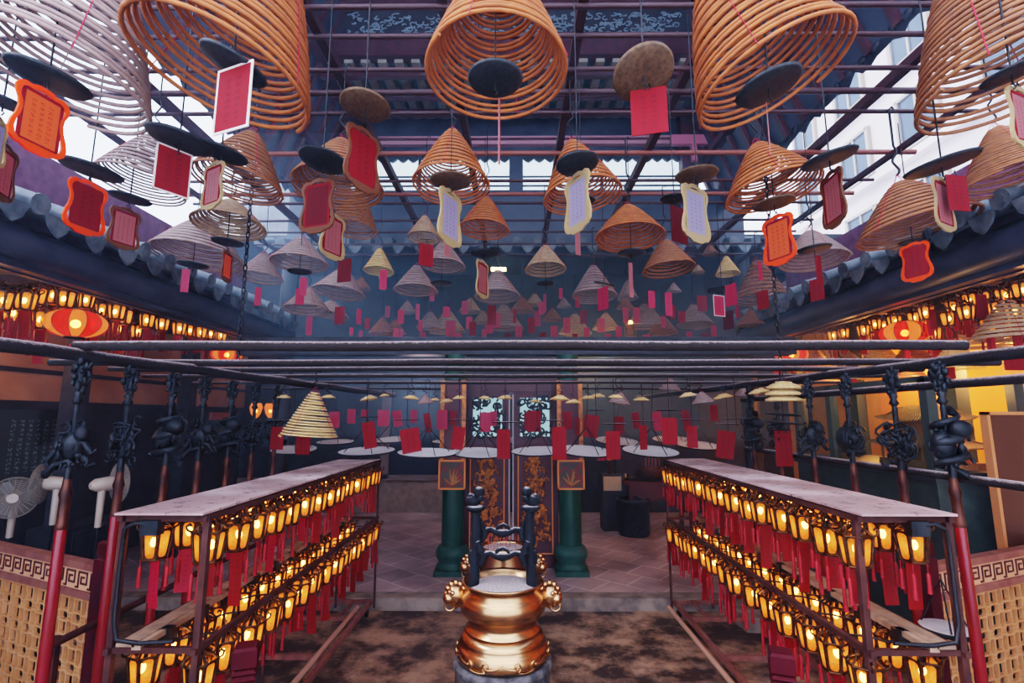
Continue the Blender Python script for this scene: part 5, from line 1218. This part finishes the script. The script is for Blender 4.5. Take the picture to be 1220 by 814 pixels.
# ================================================================== RIGHT HALL
t = thing('glass_cabinet', 'dark green framed glass cabinet on the right holding a model pagoda', 'cabinet', (4.7, 6.3, 0))
MB().box(-.5, .5, -1.1, 1.4, 0, 1.75).build('base', mat('green_black', (.03, .045, .04), (.05, .07, .06), .4), t)
MB().box(-.54, .54, -1.14, 1.44, 1.75, 1.85).build('sill', M['slate'], t)
fr = MB()
for y in (-1.05, .55, 1.35): fr.box(-.5, -.4, y - .05, y + .05, 1.85, 2.8)
fr.box(-.5, -.4, -1.1, 1.4, 2.76, 2.82).box(.4, .5, -1.1, -1.0, 1.85, 2.8).box(.4, .5, 1.3, 1.4, 1.85, 2.8); fr.build('frame', mat('green_frame', (.04, .06, .055), None, .4), t)
MB().box(-.46, -.455, -1.05, 1.35, 1.85, 2.76).build('glass_pane', M['cabinet_glass'], t)
t = thing('model_pagoda', 'miniature tiled pagoda model inside the right glass cabinet', 'model', (4.66, 5.85, 1.85)); t.scale = (.8, .8, .72)
def proof(mb, z, w, d, h, up=.06):
    n = 10
    for side in range(4):
        R = Matrix.Rotation(side * PI / 2, 4, 'Z'); a, bb = (w, d) if side % 2 == 0 else (d, w)
        vs = []
        for i in range(n + 1):
            s = i / n * 2 - 1
            vs.append(R @ Vector((s * a, -bb, z + up * abs(s) ** 3))); vs.append(R @ Vector((s * a * .78, -bb * .72, z + h * .35 + up * .3 * abs(s) ** 3))); vs.append(R @ Vector((s * a * .5, -bb * .42, z + h)))
        mb.add(vs, [(3 * i + j, 3 * i + 3 + j, 3 * i + 4 + j, 3 * i + 1 + j) for i in range(n) for j in range(2)], True)
        for i in range(0, n * 2 + 1):
            s = i / (n * 2) * 2 - 1; mb.tube([R @ Vector((s * a, -bb, z + .012 + up * abs(s) ** 3)), R @ Vector((s * a * .78, -bb * .72, z + h * .35 + .012 + up * .3 * abs(s) ** 3)), R @ Vector((s * a * .5, -bb * .42, z + h + .01))], .011, 4)
mb = MB().box(-.3, .3, -.55, .55, 0, .1).box(-.22, .22, -.42, .42, .1, .32).box(-.16, .16, -.3, .3, .42, .72)
for y in (-.5, -.25, 0, .25, .5): mb.tube([(-.27, y, .1), (-.27, y, .3)], .02, 6)
mb.build('walls', M['pagoda'], t)
mb = MB(); proof(mb, .3, .38, .68, .18); mb.build('lower_roof', M['pagroof'], t)
mb = MB(); proof(mb, .7, .32, .52, .22); mb.bar((0, -.26, .93), (0, .26, .93), .04, .06); mb.build('upper_roof', M['pagroof'], t)
MB().box(-.17, -.155, -.2, .2, .48, .66).build('window_grille', M['giltedge'], t)
pa = PX(1172, 560, 4.9)
t = thing('partition_panel', 'plain brown partition panel with pale edge at the right frame edge', 'partition', (5.1, 4.95, 0), (0, 0, rad(90)))
MB().box(-.03, .03, -.6, .55, .1, 2.42).build('board', M['brownpanel'], t); MB().box(-.04, .04, .55, .58, 0, 2.45).box(-.04, .04, -.6, .58, 2.42, 2.45).build('edge', mat('orange_edge', (.5, .22, .09), None, .4), t)
t = thing('tube_lamp', 'glowing strip lamp on the right hall ceiling', 'lamp', PX(1095, 452, 5.6))
MB().tube([(-.12, -.2, 0), (.12, .2, 0)], .028, 8).build('tube', M['tube_lamp'], t); MB().bar((-.13, -.22, .05), (.13, .22, .05), .08, .04).build('housing', M['white'], t); MB().tube([(0, 0, .05), (0, 0, 3.96 - t.location.z)], .008, 4).build('stem', M['wire'], t)
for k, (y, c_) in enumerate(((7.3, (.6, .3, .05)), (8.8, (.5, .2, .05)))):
    struct(f'window_{6+k}', MB().box(6.62, 6.7, y - .45, y + .45, 1.6, 3.4), mat('panel_painted_glow', c_, None, .7, emit=.05), f'{"yellow" if k == 0 else "orange"} panel with painted glow on the right hall wall', 'window')  # slight emission paints the warm glow into these panels
for k, y in enumerate((6.2, 8.0, 9.6)):
    struct(f'post_hall_right_{k+1}', MB().box(5.3, 5.46, y - .08, y + .08, 0, 4.0), mat('green_post', (.03, .05, .05), None, .4), f'dark green square post inside the right hall, {nth(k)} from the camera', 'post')
t = thing('hanging_scale_pan', 'pale hanging ash tray on wires beside the right rack', 'tray', PD(1128, 752, 3.3))
MB().lathe([(.001, -.02), (.12, -.015), (.15, .02), (.145, .025), (.001, .0)], 24).build('pan', M['ashplate'], t)
for k in range(3): MB().tube([(.14 * math.cos(k * 2.1), .14 * math.sin(k * 2.1), .02), (0, 0, .32)], .005, 4).build('wire', M['wire'], t)
for k in range(4): MB().tube([(.13 * math.cos(k * 1.6), .13 * math.sin(k * 1.6), -.01), (.14 * math.cos(k * 1.6), .14 * math.sin(k * 1.6), -.06), (.11 * math.cos(k * 1.6), .11 * math.sin(k * 1.6), -.07)], .006, 4).build('hook', M['iron'], t)
struct('step_block', MB().box(2.6, 4.6, 6.1, 6.72, 0, .15), M['step'], 'low stone block beside the step on the right', 'step')

# ================================================================== HAZE
def haze(nm, x0, x1, y0, y1, z0, z1, dens, col, label):
    o = MB().box(x0, x1, y0, y1, z0, z1).build(nm, None)
    m, t, b = nt(nm); t.nodes.remove(b)
    v = t.nodes.new('ShaderNodeVolumeScatter'); v.inputs['Color'].default_value = (*col, 1); v.inputs['Density'].default_value = dens; v.inputs['Anisotropy'].default_value = .3
    t.links.new(v.outputs[0], t.nodes['Material Output'].inputs['Volume'])
    o.data.materials.clear(); o.data.materials.append(m)
    tag(o, label, 'smoke', kind='stuff'); return o
haze('incense_smoke', -6.65, 6.65, .6, 12.4, .2, 8.8, .01, (.6, .75, 1), 'thin blue incense smoke filling the light well')
haze('incense_smoke', -4.4, 4.4, 6.3, 12.3, 2.0, 6.2, .07, (.32, .66, 1), 'denser blue incense smoke over the far hall')

haze('incense_smoke', -4.15, -2.0, 2.2, 8.2, 4.0, 6.2, .022, (.78, .74, 1), 'pale lavender smoke glowing under the open roof at upper left')
# ================================================================== LIGHT
w = bpy.data.worlds.new('sky'); bpy.context.scene.world = w; w.use_nodes = True
bg = w.node_tree.nodes['Background']; bg.inputs[0].default_value = (.64, .75, 1, 1); bg.inputs[1].default_value = 3.2
def light(kind, nm, loc, rot, e, col, size=1, sy=None):
    l = bpy.data.lights.new(nm, kind); l.energy = e; l.color = col
    if kind == 'AREA':
        l.size = size
        if sy: l.shape = 'RECTANGLE'; l.size_y = sy
    elif kind == 'SUN': l.angle = size
    else: l.shadow_soft_size = size
    o = bpy.data.objects.new(nm, l); C.objects.link(o); o.location = loc; o.rotation_euler = rot; return o
light('SUN', 'sky_sun', (0, 0, 12), (rad(20), rad(-48), 0), 2.2, (.85, .85, 1), rad(25))
light('POINT', 'right_hall_lamp', (5.9, 5.8, 3.0), (0, 0, 0), 150, (1, .42, .12), .15)
light('POINT', 'right_hall_lamp', (5.9, 8.3, 3.0), (0, 0, 0), 150, (1, .4, .11), .15)
light('POINT', 'cabinet_fill', (4.6, 5.9, 2.75), (0, 0, 0), 22, (1, .55, .2), .08)  # unseen warm point light added to brighten the model pagoda
light('POINT', 'left_hall_lamp', (-5.9, 5.2, 3.3), (0, 0, 0), 34, (1, .55, .3), .2)
light('POINT', 'far_hall_fill', (1.8, 11.2, 3.6), (0, 0, 0), 40, (1, .65, .35), .2)
light('POINT', 'far_hall_fill', (-1.9, 10.2, 2.9), (0, 0, 0), 26, (.95, .74, .85), .3)  # unseen point light added for the pinkish light on the far floor
light('AREA', 'front_fill_light', (0, -1.2, 3.9), (rad(50), 0, 0), 85, (1, .7, .5), 8, 2)  # unseen warm area fill added behind the camera

sc = bpy.context.scene
sc.view_settings.view_transform = 'Filmic'; sc.view_settings.look = 'Very High Contrast'
sc.view_settings.exposure = .15
sc.cycles.use_denoising = True
sc.cycles.max_bounces = 8; sc.cycles.transparent_max_bounces = 24; sc.cycles.volume_bounces = 0
sc.cycles.sample_clamp_indirect = 6
